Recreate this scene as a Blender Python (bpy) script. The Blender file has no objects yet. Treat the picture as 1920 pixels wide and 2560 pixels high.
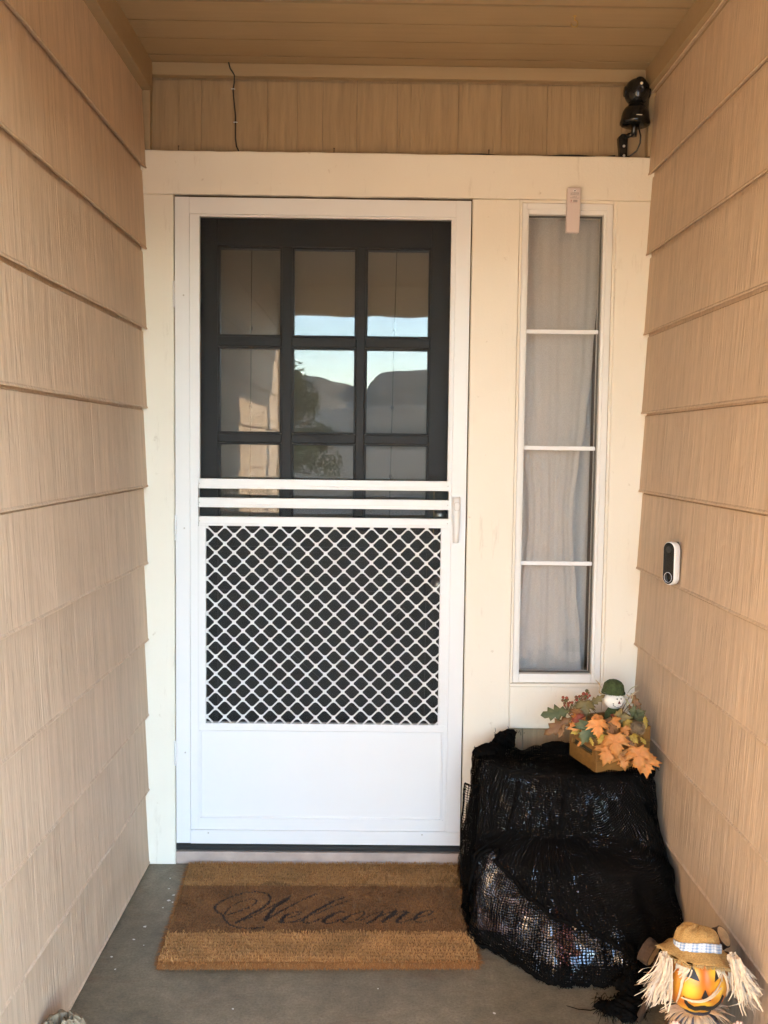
import bpy, bmesh, math, random
import numpy as np
from mathutils import Vector, Matrix, noise as mnoise

# ------------------------------------------------------------------ camera, sky, sun, exposure
S = bpy.context.scene
COL = S.collection
R = math.radians
SUN_EL, SUN_AZ = 20.0, 66.0          # height above the horizon; degrees from straight out of the porch towards the right
cam_d = bpy.data.cameras.new("camera")
cam = bpy.data.objects.new("camera", cam_d); COL.objects.link(cam)
cam_d.sensor_fit = 'HORIZONTAL'; cam_d.sensor_width = 36.0
cam_d.lens = 2380.8248/1920*36.0
cam_d.clip_start = 0.02; cam_d.clip_end = 9000
_p, _y, _r = 0.0691, -0.0094, -0.0123
_M = Matrix.Rotation(_y, 3, 'Z') @ Matrix.Rotation(-_p, 3, 'X') @ Matrix.Rotation(_r, 3, 'Y')
_B = Matrix(((1,0,0),(0,0,-1),(0,1,0)))         # camera axes (right, up, back) from (right, forward, up)
cam.matrix_world = Matrix.Translation((0.6286,-3.0004,1.3587)) @ (_M @ _B).to_4x4()
S.camera = cam

w = bpy.data.worlds.new("World"); S.world = w; w.use_nodes = True
wn = w.node_tree.nodes; wl = w.node_tree.links
bg = wn['Background']; bg.inputs['Strength'].default_value = 0.15
sky = wn.new('ShaderNodeTexSky'); sky.sky_type = 'NISHITA'; sky.sun_disc = False
sky.sun_elevation = R(SUN_EL); sky.sun_rotation = R(180-SUN_AZ)
sky.air_density = 1.0; sky.dust_density = 0.15; sky.ozone_density = 1.2
wl.new(sky.outputs[0], bg.inputs[0])

sd = bpy.data.lights.new("sun", 'SUN'); sd.energy = 2.05; sd.angle = R(0.5); sd.color = (1.0, 0.83, 0.59)
sun = bpy.data.objects.new("sun", sd); COL.objects.link(sun)
_s = Vector((math.sin(R(SUN_AZ))*math.cos(R(SUN_EL)), -math.cos(R(SUN_AZ))*math.cos(R(SUN_EL)), math.sin(R(SUN_EL))))
sun.rotation_euler = (-_s).to_track_quat('-Z','Y').to_euler()
sun.location = (6,-14,6)
S.view_settings.view_transform = 'Standard'; S.view_settings.look = 'None'
S.view_settings.gamma = 1.0; S.view_settings.exposure = 4.6
S.render.engine = 'CYCLES'
cy = S.cycles
cy.max_bounces = 14; cy.diffuse_bounces = 8; cy.glossy_bounces = 5; cy.transmission_bounces = 6
cy.transparent_max_bounces = 24; cy.sample_clamp_indirect = 8.0; cy.use_denoising = True
cy.caustics_reflective = False; cy.caustics_refractive = False

rnd = random.Random(7)

# ------------------------------------------------------------------ helpers
ORG = {}
def empty(name, loc):
    o = bpy.data.objects.new(name, None); COL.objects.link(o); o.location = loc
    o.empty_display_size = .05; ORG[o.name] = Vector(loc); return o
def tag(o, label=None, cat=None, group=None, kind=None):
    if label: o['label'] = label
    if cat: o['category'] = cat
    if group: o['group'] = group
    if kind: o['kind'] = kind
    return o
def thing(name, loc, label, cat, group=None):
    return tag(empty(name, loc), label, cat, group)

class MB:
    """collects shapes in world coordinates; build() links them as one mesh object"""
    def __init__(s): s.v=[]; s.f=[]; s.a=[]; s.sm=[]
    def add(s, vs, fs, smooth=False, attr=None):
        n=len(s.v); s.v += [tuple(p) for p in vs]
        s.f += [tuple(i+n for i in f) for f in fs]; s.sm += [smooth]*len(fs)
        if attr is None: s.a += [(1,1,1)]*len(vs)
        elif isinstance(attr[0],(int,float)): s.a += [tuple(attr)]*len(vs)
        else: s.a += [tuple(c) for c in attr]
        return s
    def box(s, x0,x1,y0,y1,z0,z1, b=0.0, attr=None):
        if x0>x1: x0,x1=x1,x0
        if y0>y1: y0,y1=y1,y0
        if z0>z1: z0,z1=z1,z0
        b=min(b,(x1-x0)*.45,(y1-y0)*.45,(z1-z0)*.45)
        if b<=0:
            vs=[(x,y,z) for x in(x0,x1) for y in(y0,y1) for z in(z0,z1)]
            fs=[(0,1,3,2),(4,6,7,5),(0,4,5,1),(2,3,7,6),(0,2,6,4),(1,5,7,3)]
            return s.add(vs,fs,attr=attr)
        bm=bmesh.new(); bmesh.ops.create_cube(bm,size=1)
        for v in bm.verts: v.co=Vector((x0 if v.co.x<0 else x1, y0 if v.co.y<0 else y1, z0 if v.co.z<0 else z1))
        bmesh.ops.bevel(bm,geom=bm.edges[:],offset=b,segments=2,profile=.6,affect='EDGES')
        return s.bm(bm,attr=attr)
    def bm(s, bm, smooth=False, attr=None, mat=None):
        bm.verts.ensure_lookup_table(); bm.verts.index_update()
        vs=[(mat@v.co if mat else v.co) for v in bm.verts]
        fs=[[v.index for v in f.verts] for f in bm.faces]; bm.free()
        return s.add(vs,fs,smooth,attr)
    def tube(s, pts, r, n=8, attr=None, caps=True):
        pts=[Vector(p) for p in pts]; rs=r if isinstance(r,(list,tuple)) else [r]*len(pts)
        vs=[]; fs=[]; up=Vector((0,0,1)); prev=None
        for i,p in enumerate(pts):
            d=(pts[min(i+1,len(pts)-1)]-pts[max(i-1,0)])
            if d.length<1e-9: d=Vector((0,0,1))
            d.normalize()
            if prev is None:
                a=d.cross(up)
                if a.length<1e-3: a=d.cross(Vector((1,0,0)))
            else: a=prev-d*prev.dot(d)
            if a.length<1e-6: a=d.orthogonal()
            a.normalize(); prev=a; b=d.cross(a)
            for k in range(n):
                t=2*math.pi*k/n; vs.append(p+(a*math.cos(t)+b*math.sin(t))*rs[i])
        for i in range(len(pts)-1):
            for k in range(n):
                k2=(k+1)%n; fs.append((i*n+k,i*n+k2,(i+1)*n+k2,(i+1)*n+k))
        if caps:
            fs.append(tuple(range(n-1,-1,-1))); m=(len(pts)-1)*n; fs.append(tuple(m+k for k in range(n)))
        return s.add(vs,fs,True,attr)
    def lathe(s, prof, n=32, mat=None, attr=None, wob=None):
        """prof: (r,z) pairs turned round Z, placed by mat"""
        vs=[]; fs=[]
        for i,(r,z) in enumerate(prof):
            for k in range(n):
                t=2*math.pi*k/n; p=Vector((r*math.cos(t), r*math.sin(t), z))
                if wob: p=wob(p,t,i)
                vs.append(mat@p if mat else p)
        for i in range(len(prof)-1):
            for k in range(n):
                k2=(k+1)%n; fs.append((i*n+k,i*n+k2,(i+1)*n+k2,(i+1)*n+k))
        if prof[0][0]>1e-5: fs.append(tuple(range(n-1,-1,-1)))
        if prof[-1][0]>1e-5: m=(len(prof)-1)*n; fs.append(tuple(m+k for k in range(n)))
        return s.add(vs,fs,True,attr)
    def ball(s, c, r, n=14, attr=None, sc=(1,1,1)):
        prof=[(r*math.sin(math.pi*i/n), -r*math.cos(math.pi*i/n)) for i in range(n+1)]
        return s.lathe(prof, n*2, Matrix.Translation(c)@Matrix.Diagonal((*sc,1)), attr)
    def prism(s, poly, y0, y1, fn, attr=None):
        """closed polygon (a,b) between depths; fn(a,b,depth)->xyz"""
        n=len(poly); vs=[fn(a,b,y0) for a,b in poly]+[fn(a,b,y1) for a,b in poly]
        fs=[tuple(range(n)), tuple(range(2*n-1,n-1,-1))]+[(i,i+n,(i+1)%n+n,(i+1)%n) for i in range(n)]
        return s.add(vs,fs,False,attr)
    def grid(s, P, closed_u=False, smooth=True, attr=None):
        """P[i][j] points"""
        nu=len(P); nv=len(P[0]); vs=[p for row in P for p in row]; fs=[]
        for i in range(nu if closed_u else nu-1):
            i2=(i+1)%nu
            for j in range(nv-1): fs.append((i*nv+j,i2*nv+j,i2*nv+j+1,i*nv+j+1))
        at=None if attr is None else (attr if isinstance(attr[0],(int,float)) else [c for row in attr for c in row])
        return s.add(vs,fs,smooth,at)
    def build(s, name, mat, parent=None, uv=None, recalc=True):
        o_=Vector((0,0,0))
        if parent is not None: o_=ORG[parent.name]
        me=bpy.data.meshes.new(name)
        me.from_pydata([tuple(Vector(v)-o_) for v in s.v],[],s.f)
        at=me.color_attributes.new("tint",'FLOAT_COLOR','POINT')
        a=np.ones((len(s.v),4),dtype=np.float32)
        if s.v: a[:,:3]=np.array(s.a,dtype=np.float32)
        at.data.foreach_set('color',a.ravel())
        if uv is not None:
            l=me.uv_layers.new(name="UVMap"); li=np.empty(len(me.loops),dtype=np.int32); me.loops.foreach_get('vertex_index',li)
            l.data.foreach_set('uv', np.array(uv,dtype=np.float32)[li].ravel())
        me.polygons.foreach_set('use_smooth', s.sm)
        if recalc:
            bm=bmesh.new(); bm.from_mesh(me); bmesh.ops.recalc_face_normals(bm,faces=bm.faces[:]); bm.to_mesh(me); bm.free()
        me.materials.append(mat); me.update()
        o=bpy.data.objects.new(name, me); COL.objects.link(o)
        if parent is not None: o.parent=parent; ORG[o.name]=o_
        else: ORG[o.name]=Vector((0,0,0))
        return o

# ------------------------------------------------------------------ materials
class NT:
    def __init__(s, name):
        s.m=bpy.data.materials.new(name); s.m.use_nodes=True; s.t=s.m.node_tree; s.n=s.t.nodes
        s.bsdf=s.n['Principled BSDF']; s.out=s.n['Material Output']
    def node(s, typ, props=None, **ins):
        n=s.n.new(typ)
        for k,v in (props or {}).items(): setattr(n,k,v)
        for k,v in ins.items():
            k=k.replace('_',' ')
            s.set(n.inputs[int(k[1:])] if k[0]=='i' and k[1:].isdigit() else n.inputs[k], v)
        return n
    def set(s, sock, v):
        if isinstance(v, bpy.types.NodeSocket): s.t.links.new(v, sock)
        else:
            if hasattr(sock,'default_value') and sock.type=='RGBA' and isinstance(v,(tuple,list)) and len(v)==3: v=(*v,1)
            sock.default_value=v
    def obj(s): return s.node('ShaderNodeTexCoord').outputs['Object']
    def map(s, scale, vec=None): return s.node('ShaderNodeMapping', None, Vector=vec or s.obj(), Scale=scale).outputs[0]
    def noise(s, scale, detail=4, rough=.55, vec=None, dist=0):
        return s.node('ShaderNodeTexNoise', None, Vector=vec or s.obj(), Scale=scale, Detail=detail, Roughness=rough, Distortion=dist).outputs['Fac']
    def ramp(s, fac, stops, interp='LINEAR'):
        n=s.node('ShaderNodeValToRGB', None, Fac=fac); n.color_ramp.interpolation=interp
        e=n.color_ramp.elements
        while len(e)<len(stops): e.new(.5)
        for el,(p,c) in zip(e,stops):
            el.position=p; el.color=(*(c if isinstance(c,(tuple,list)) else (c,c,c)),1)
        return n.outputs['Color']
    def mix(s, fac, a, b, mode='MIX'):
        n=s.n.new('ShaderNodeMix'); n.data_type='RGBA'; n.blend_type=mode
        s.set(n.inputs[0],fac); s.set(n.inputs[6],a); s.set(n.inputs[7],b); return n.outputs[2]
    def math(s, op, a, b=0.0, c=None):
        n=s.n.new('ShaderNodeMath'); n.operation=op; s.set(n.inputs[0],a); s.set(n.inputs[1],b)
        if c is not None: s.set(n.inputs[2],c)
        return n.outputs[0]
    def attr(s, name='tint'): return s.node('ShaderNodeAttribute',{'attribute_name':name})
    def bump(s, h, strength=.3, dist=.002): s.set(s.bsdf.inputs['Normal'], s.node('ShaderNodeBump',None,Height=h,Strength=strength,Distance=dist).outputs[0])
    def fin(s, color=None, rough=.5, metal=0.0, **kw):
        if color is not None: s.set(s.bsdf.inputs['Base Color'],color)
        s.set(s.bsdf.inputs['Roughness'],rough); s.set(s.bsdf.inputs['Metallic'],metal)
        for k,v in kw.items(): s.set(s.bsdf.inputs[k.replace('_',' ')],v)
        return s.m

def plain(name, col, rough=.5, metal=0., var=.08, scale=30, bump=.0, bscale=120, bdist=.001, **kw):
    n=NT(name); f=n.noise(scale,3)
    c=n.ramp(f,[(.3,tuple(x*(1-var) for x in col)),(.7,tuple(min(1,x*(1+var)) for x in col))])
    if bump: n.bump(n.noise(bscale,5),bump,bdist)
    return n.fin(c,rough,metal,**kw)
def tinted(name, rough=.6, bump=.0, bscale=150, bdist=.0008, var=.12, scale=60, **kw):
    n=NT(name); a=n.attr().outputs['Color']
    f=n.ramp(n.noise(scale,3),[(.3,1-var),(.7,1.0)])
    if bump: n.bump(n.noise(bscale,4),bump,bdist)
    return n.fin(n.mix(1.0,a,f,'MULTIPLY'),rough,**kw)

M={}
def siding_mat(name, base, amp=1.0):
    n=NT(name); at=n.attr(); sep=n.node('ShaderNodeSeparateColor',None,Color=at.outputs['Color'])
    off=n.node('ShaderNodeCombineXYZ',None,X=n.math('MULTIPLY',sep.outputs[1],11.0),Y=n.math('MULTIPLY',sep.outputs[1],17.0),Z=n.math('MULTIPLY',sep.outputs[1],23.0)).outputs[0]
    vec=n.node('ShaderNodeVectorMath',{'operation':'ADD'},i0=n.obj(),i1=off).outputs[0]
    warp=n.node('ShaderNodeVectorMath',{'operation':'SCALE'},i0=n.node('ShaderNodeTexNoise',None,Vector=vec,Scale=5.0,Detail=2.0).outputs['Color'],Scale=.012).outputs[0]
    vec=n.node('ShaderNodeVectorMath',{'operation':'ADD'},i0=vec,i1=warp).outputs[0]
    a=n.noise(1.0,5,.6,n.map((42,42,.9),vec)); b=n.noise(1.0,4,.6,n.map((115,115,1.8),vec)); c=n.noise(1.0,2,.5,n.map((420,420,9),vec))
    patch=n.noise(7.0,2,.5,vec)
    bs=n.ramp(patch,[(.38,.08),(.64,1.15)])
    h=n.math('ADD',n.math('MULTIPLY',a,.55),n.math('ADD',n.math('MULTIPLY',n.math('MULTIPLY',b,.55),bs),n.math('MULTIPLY',c,.12)))
    n.bump(h,1.0,.0060*amp)
    g=n.ramp(n.math('ADD',n.math('MULTIPLY',a,.5),n.math('MULTIPLY',b,.5)),[(.36,tuple(x*(1-.16*amp) for x in base)),(.5,base),(.64,tuple(min(1,x*(1+.13*amp)) for x in base))])
    dirt=n.ramp(n.noise(2.3,4),[(.3,.93),(.7,1.04)])
    col=n.mix(1.0,n.mix(1.0,g,dirt,'MULTIPLY'),n.node('ShaderNodeCombineColor',None,Red=sep.outputs[0],Green=sep.outputs[0],Blue=sep.outputs[0]).outputs[0],'MULTIPLY')
    return n.fin(col,.62)
TAN=(.55,.413,.292)
M['siding']=siding_mat('tan shingle paint',TAN)
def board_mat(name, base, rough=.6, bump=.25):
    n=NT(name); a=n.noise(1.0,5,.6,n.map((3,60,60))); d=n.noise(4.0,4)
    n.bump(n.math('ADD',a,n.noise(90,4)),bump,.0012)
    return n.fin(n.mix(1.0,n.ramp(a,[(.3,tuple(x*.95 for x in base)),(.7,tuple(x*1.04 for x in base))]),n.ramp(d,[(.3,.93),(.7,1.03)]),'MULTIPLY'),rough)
M['ceil']=board_mat('shaded ceiling tan',(.36,.255,.14))  # same tan paint as the walls, with the overhead shade put into the colour
def trim_mat():
    n=NT('cream trim paint'); a=n.noise(1.0,5,.6,n.map((45,45,3))); sp=n.noise(26,5,.6); big=n.noise(2.5,3)
    n.bump(n.math('ADD',n.math('MULTIPLY',a,.6),n.math('MULTIPLY',n.noise(160,4),.5)),.45,.0022)
    c=n.mix(n.ramp(big,[(.35,0),(.75,1)]),(.84,.785,.68),(.80,.74,.625))
    c=n.mix(n.ramp(sp,[(.66,0),(.74,.6)]),c,(.50,.42,.30))
    c=n.mix(n.ramp(n.noise(1.0,5,.65,n.map((30,30,5))),[(.60,0),(.70,.45)]),c,(.60,.53,.42))
    return n.fin(c,.5)
M['trim']=trim_mat()
def white_mat(name, col=(.80,.80,.80), rough=.32):
    n=NT(name); n.bump(n.noise(300,3),.05,.0006)
    c=n.ramp(n.noise(3,3),[(.3,tuple(x*.97 for x in col)),(.7,col)])
    return n.fin(c,rough)
M['white']=white_mat('white powder coat')
M['vinyl']=white_mat('white vinyl',(.80,.79,.76),.4)
M['muntin']=white_mat('white glazing bar',(.85,.85,.86),.4)
M['black_paint']=plain('black door paint',(.016,.018,.021),.42,var=.15,scale=12,bump=.12,bscale=70)
M['black']=plain('black rubber',(.012,.012,.012),.55,var=.2)
M['gloss_black']=plain('glossy black plastic',(.008,.008,.008),.12,var=.1)
M['steel']=plain('satin steel',(.55,.54,.52),.28,1.0,var=.05)
M['brass']=plain('brass',(.50,.34,.13),.4,1.0)
M['screw']=plain('painted screw',(.55,.52,.48),.4)
M['caulk']=plain('dark joint',(.10,.075,.05),.9,var=.3)  # dark brown for the door jamb and the rivets
M['riser']=plain('painted riser',(.42,.33,.28),.7,var=.15,scale=14,bump=.3,bscale=60)
M['dark_room']=plain('dim room paint',(.16,.15,.14),.9)
def glass_mat(name, base=.045, wav=.0):
    n=NT(name); lw=n.node('ShaderNodeLayerWeight',None,Blend=.5).outputs['Facing']
    f=n.math('ADD',n.math('MULTIPLY',n.math('POWER',lw,5.0),1-base),base)
    gl=n.node('ShaderNodeBsdfGlossy',None,Color=(1,1,1),Roughness=.0)
    if wav:
        b=n.node('ShaderNodeBump',None,Height=n.noise(9,1),Strength=wav,Distance=.01); n.t.links.new(b.outputs[0],gl.inputs['Normal'])
    tr=n.node('ShaderNodeBsdfTransparent',None,Color=(.95,.95,.95))
    mx=n.node('ShaderNodeMixShader'); n.set(mx.inputs[0],f); n.set(mx.inputs[1],tr.outputs[0]); n.set(mx.inputs[2],gl.outputs[0])
    n.t.links.new(mx.outputs[0],n.out.inputs[0]); return n.m
M['glass']=glass_mat('window glass',.12,.012)
M['clear']=glass_mat('sidelight glass',.055,.008)
def screen_mat():
    n=NT('insect screen'); df=n.node('ShaderNodeBsdfDiffuse',None,Color=(.042,.042,.042)); tr=n.node('ShaderNodeBsdfTransparent')
    mx=n.node('ShaderNodeMixShader'); mx.inputs[0].default_value=.32
    n.set(mx.inputs[1],tr.outputs[0]); n.set(mx.inputs[2],df.outputs[0]); n.t.links.new(mx.outputs[0],n.out.inputs[0]); return n.m
M['screen']=screen_mat()
def fabric_mat(name, col, trans=.3):
    n=NT(name); wv=n.noise(1.0,3,.5,n.map((260,260,260)))
    c=n.ramp(wv,[(.3,tuple(x*.88 for x in col)),(.7,col)])
    d=n.node('ShaderNodeBsdfDiffuse',None,Color=c); t=n.node('ShaderNodeBsdfTranslucent',None,Color=c)
    mx=n.node('ShaderNodeMixShader'); mx.inputs[0].default_value=trans
    n.set(mx.inputs[1],d.outputs[0]); n.set(mx.inputs[2],t.outputs[0]); n.t.links.new(mx.outputs[0],n.out.inputs[0]); return n.m
M['shade']=fabric_mat('shade fabric',(.72,.65,.53))
M['sheer']=fabric_mat('sheer curtain',(.78,.78,.78),.35)
def floor_mat():
    n=NT('grey painted concrete'); a=n.noise(3.0,6,.6); b=n.noise(22,5,.65); c=n.noise(140,4)
    n.bump(n.math('ADD',n.math('MULTIPLY',b,.5),n.math('MULTIPLY',c,.4)),.6,.004)
    col=n.ramp(n.math('ADD',n.math('MULTIPLY',a,.6),n.math('MULTIPLY',b,.4)),[(.34,(.090,.075,.050)),(.5,(.160,.134,.089)),(.66,(.235,.198,.134))])
    st=n.ramp(n.noise(1.0,5,.65,n.map((4,10,5))),[(.56,0),(.68,.65)])
    col=n.mix(st,col,(.13,.085,.05))
    col=n.mix(1.0,col,n.ramp(n.noise(150,4,.75),[(.32,.70),(.5,1.0),(.70,1.28)]),'MULTIPLY')
    pit=n.node('ShaderNodeTexVoronoi',None,Vector=n.obj(),Scale=75.0).outputs['Distance']
    col=n.mix(n.math('MULTIPLY',n.ramp(pit,[(.06,.8),(.13,0)]),n.ramp(n.noise(9,3),[(.5,0),(.6,1)])),col,(.05,.042,.03))
    vor=n.node('ShaderNodeTexVoronoi',{'feature':'DISTANCE_TO_EDGE'},Vector=n.obj(),Scale=16.0,Randomness=1.0).outputs['Distance']
    crk=n.math('MULTIPLY',n.ramp(vor,[(.0,.35),(.02,0)]),n.ramp(n.noise(2.2,3),[(.52,0),(.6,1)]))
    return n.fin(n.mix(crk,col,(.06,.05,.04)),.55)
M['floor']=floor_mat()
def ground_mat():
    n=NT('sunny paving and soil'); a=n.noise(.35,5); b=n.noise(6,5)
    return n.fin(n.mix(n.ramp(b,[(.3,0),(.7,1)]),n.ramp(a,[(.4,(.15,.105,.065)),(.6,(.20,.14,.09))]),(.12,.10,.05)),.85)
M['ground']=ground_mat()
def hill_mat():
    n=NT('dry hillside'); a=n.noise(.012,6,.6)
    return n.fin(n.ramp(a,[(.3,(.07,.08,.06)),(.5,(.17,.155,.12)),(.7,(.30,.26,.20))]),.95)
M['hill']=hill_mat()
M['roofing']=plain('roofing',(.12,.10,.09),.9)
M['leaf_green']=tinted('tree leaf',.6)
M['bark']=plain('bark',(.060,.034,.019),.9,var=.35,scale=40,bump=.8,bscale=90,bdist=.004)

# ------------------------------------------------------------------ setting: slab, ground, hills
YR = -2.55  # unseen outer end of the right wall, cut short to let in light
XL, XR, YO, ZC = -.0885, 1.4625, -3.9, 2.524      # wall faces, outer end of the porch, ceiling height
BASE=.2445
mb=MB(); mb.box(-.35,1.75,-4.35,.12,-.16,0,.01)
fl=mb.build('porch_floor',M['floor']); tag(fl,'grey painted concrete porch floor with faint stains','floor',kind='structure')
mb=MB()
for x,y,r in [(.0,-.10,.004),(.012,-.17,.0035),(.035,-.21,.006),(.028,-.245,.0055),(.042,-.255,.004),(.02,-.29,.004),(-.005,-.40,.0055),(-.02,-.47,.004),(-.055,-.56,.004),(.015,-.5,.003),(-.03,-.62,.0035),(.93,-.80,.004),(.65,-.70,.0025),(.30,-.79,.003),(.07,-.05,.005),(.055,-.07,.004)]:
    n=7; vs=[(x+math.cos(2*math.pi*k/n)*r*rnd.uniform(.4,1.2), y+math.sin(2*math.pi*k/n)*r*rnd.uniform(.4,1.0), .0012) for k in range(n)]
    vs2=[(a,b,0.0002) for a,b,c in vs]
    mb.add(vs+vs2,[tuple(range(n))]+[(i,i+n,(i+1)%n+n,(i+1)%n) for i in range(n)])
mb.build('paint_flecks',plain('white paint flecks',(.62,.60,.56),.6),fl)

mb=MB(); mb.add([(-4000,-4000,-.15),(4000,-4000,-.15),(4000,3000,-.15),(-4000,3000,-.15)],[(0,1,2,3)])
tag(mb.build('ground',M['ground']),kind='structure')
mb=MB(); mb.add([(-60,-13,-.146),(60,-13,-.146),(60,-20.5,-.146),(-60,-20.5,-.146)],[(0,1,2,3)])
tag(mb.build('road',plain('road asphalt',(.055,.055,.055),.9,var=.2,scale=3)),kind='structure')
mb=MB(); mb.box(-60,60,-13,-11.4,-.6,-.04,.01); mb.box(-60,60,-22,-20.5,-.6,-.04,.01); mb.box(-.2,1.7,-11.4,-4.36,-.6,-.142)
tag(mb.build('pavement',plain('pale concrete',(.38,.36,.32),.85,var=.12,scale=4)),kind='structure')
# far mesa and nearer dry hills, seen only in the door glass
def ridge(d, hfun, thick, name, label):
    P=[]
    for i in range(361):
        az=R(60*(abs(i-180)/180)**1.6*(1 if i>180 else -1)); row=[]
        for j in range(13):
            t=j/12; dd=d+thick*t
            hh=hfun(math.degrees(az))*(1-(1-min(1,t*2.4))**2)*(1 if t<.6 else 1-(t-.6)*1.2)
            hh+=mnoise.fractal(Vector((az*14,t*5,d*.01)),1.0,2.0,5)*d*.006*min(1,t*3)*min(1,hh/(d*.01)+.1)
            row.append((.63+math.sin(az)*dd, -math.cos(az)*dd, -.2+max(0,hh)))
        P.append(row)
    m=MB(); m.grid(P); return tag(m.build(name,M['hill']),label,'hills',kind='structure')
def mesa(a):
    t=[(-60,2.5),(-20,3.6),(-8,4.6),(-5,4.45),(-3.4,4.25),(-1.3,3.65),(-.6,3.6),(-.35,4.1),(.2,4.5),(1.5,4.8),(4,4.85),(10,4.4),(20,3.2),(60,2.5)]
    for (x0,y0),(x1,y1) in zip(t[:-1],t[1:]):
        if x0<=a<=x1: return math.tan(R(y0+(y1-y0)*(a-x0)/(x1-x0)))*1750
    return 60
ridge(1500,mesa,900,'mesa','flat topped grey mesa far beyond the street')
ridge(520,lambda a:640*math.tan(R(2.2+.4*math.sin(a*.35+1))),260,'hills','low dry hills below the mesa')

# ------------------------------------------------------------------ shingled walls
def shingles(face, y0, y1, z0, z1, axis, joint=.0, seed=1, ks=None, inset=0.0, wid=(.10,.26), var=.02):
    """courses of lapped shingles; face(t,out,z) maps run, outward offset and height to xyz"""
    r=random.Random(seed); m=MB(); k=0; z=z0; jit=1.0 if joint else .3
    courses=ks
    for (zb,zt) in courses:
        t=y0
        while t<y1-1e-4:
            wdt=r.uniform(*wid); t2=min(y1,t+wdt)
            if y1-t2<.04: t2=y1
            o=r.uniform(-.0007,.0007)*jit; zz=zb+r.uniform(-.0012,.0012)*jit
            g=joint*.5
            tone=r.uniform(1-var,1+var*.6); at=(tone,r.random(),0)
            zt2=min(zt+.03, z1)
            lo=.0+o; hi=-.0115+o
            # bottom edge a little rounded
            a,b=t+g,t2-g
            prof=[(lo-.012,zz+.006),(lo-.0012,zz+.0004),(lo+.0020,zz),(lo+.0030,zz+.0014),(lo+.0029,zz+.0036),(lo,zz+.0080),(lo+(hi-lo)*(max(.01,zt-.007-zb))/BASE,max(zb+.01,min(zt2,zt-.007))),(lo+hi-.004,min(zt2,zt-.004)),(lo+hi-.004,zt2),(lo-.025,zt2)]
            vs=[face(a,p[0],p[1]) for p in prof]+[face(b,p[0],p[1]) for p in prof]; n=len(prof)
            m.add(vs,[tuple(range(n)),tuple(range(2*n-1,n-1,-1))]+[(i,i+n,(i+1)%n+n,(i+1)%n) for i in range(n)],attr=at)
            t=t2
    return m
crs=[(max(.004,BASE*k-(.0 if k else 0)),BASE*(k+1)) for k in range(0,11)]
# left wall
wl_=thing('shingle_wall',(-.16,-1.9,0),'tan shingle clad side wall on the left, running in to the hinge side of the door','wall')
shingles(lambda t,o,z:(XL+o,t,z),YO+.09,-.0006,0,ZC,'y',0.0,3,crs).build('siding',M['siding'],wl_)
mb=MB(); mb.box(-.30,XL-.02,YO+.02,.12,-.1,2.9); mb.build('sheathing',M['dark_room'],wl_)
mb=MB(); mb.box(XL-.02,XL+.02,YO+.09,.006,2.437,ZC-.001,.002); mb.box(XL-.02,XL+.012,.006,.031,2.26,ZC-.001,.002)
mb.build('frieze_board',M['ceil'],wl_)
mb=MB(); mb.box(-.32,XL+.012,YO-.01,YO+.09,-.1,ZC+.02,.003); mb.build('corner_board',M['trim'],wl_)
# right wall
wr_=thing('shingle_wall',(1.55,-1.9,0),'tan shingle clad side wall on the right, behind the doorbell and the draped bundle','wall')
crs2=[(max(.004,BASE*k+.002),BASE*(k+1)+.002) for k in range(0,11)]
shingles(lambda t,o,z:(XR-o,t,z),YR+.09,-.0006,0,ZC,'y',0.0,5,crs2).build('siding',M['siding'],wr_)
mb=MB(); mb.box(XR+.02,1.70,YR+.02,.12,-.1,2.9); mb.build('sheathing',M['dark_room'],wr_)
mb=MB(); mb.box(XR-.018,XR+.02,YR+.09,.006,2.452,ZC-.001,.002); mb.box(XR-.006,XR+.02,-.0004,.0295,2.262,2.4515); mb.build('frieze_board',M['ceil'],wr_)
mb=MB(); mb.box(XR-.012,1.72,YR-.01,YR+.09,-.1,ZC+.02,.003); mb.build('corner_board',M['trim'],wr_)
# end wall above the header and below the sidelight
wb_=thing('shingle_wall',(.7,.06,0),'tan shingle clad end wall above and below the white door surround','wall')
face=lambda t,o,z:(t,.030-o,z)
m=shingles(face,XL-.01,XR+.01,0,ZC,'x',.0010,11,[(2.235,2.49)],wid=(.07,.30),var=.03)
m2=shingles(face,.99,XR+.01,0,.52,'x',.0018,12,[(.004,.2465),(.2465,.50)],wid=(.09,.2),var=.02)
m.v+=[]; n0=len(m.v); m.v+=m2.v; m.f+=[tuple(i+n0 for i in f) for f in m2.f]; m.a+=m2.a; m.sm+=m2.sm
m.build('siding',siding_mat('shaded end wall tan',(.36,.25,.138),1.0),wb_)  # wall tan again, darker and warmer to carry the shade in its colour
mb=MB()
mb.box(XL-.2,XR+.2,.058,.12,2.13,2.9); mb.box(.93,XR+.2,.062,.12,-.1,.60); mb.box(XL-.2,.0,.058,.12,-.1,2.13); mb.box(.925,1.07,.058,.12,.60,2.13); mb.box(1.365,XR+.2,.058,.12,.60,2.13)
mb.box(0,.93,.10,.16,-.1,.04)
mb.build('sheathing',M['dark_room'],wb_)
mb=MB(); mb.box(XL,XR-.012,.006,.030,2.485,ZC-.001,.002); mb.build('frieze_board',M['ceil'],wb_)

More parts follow.
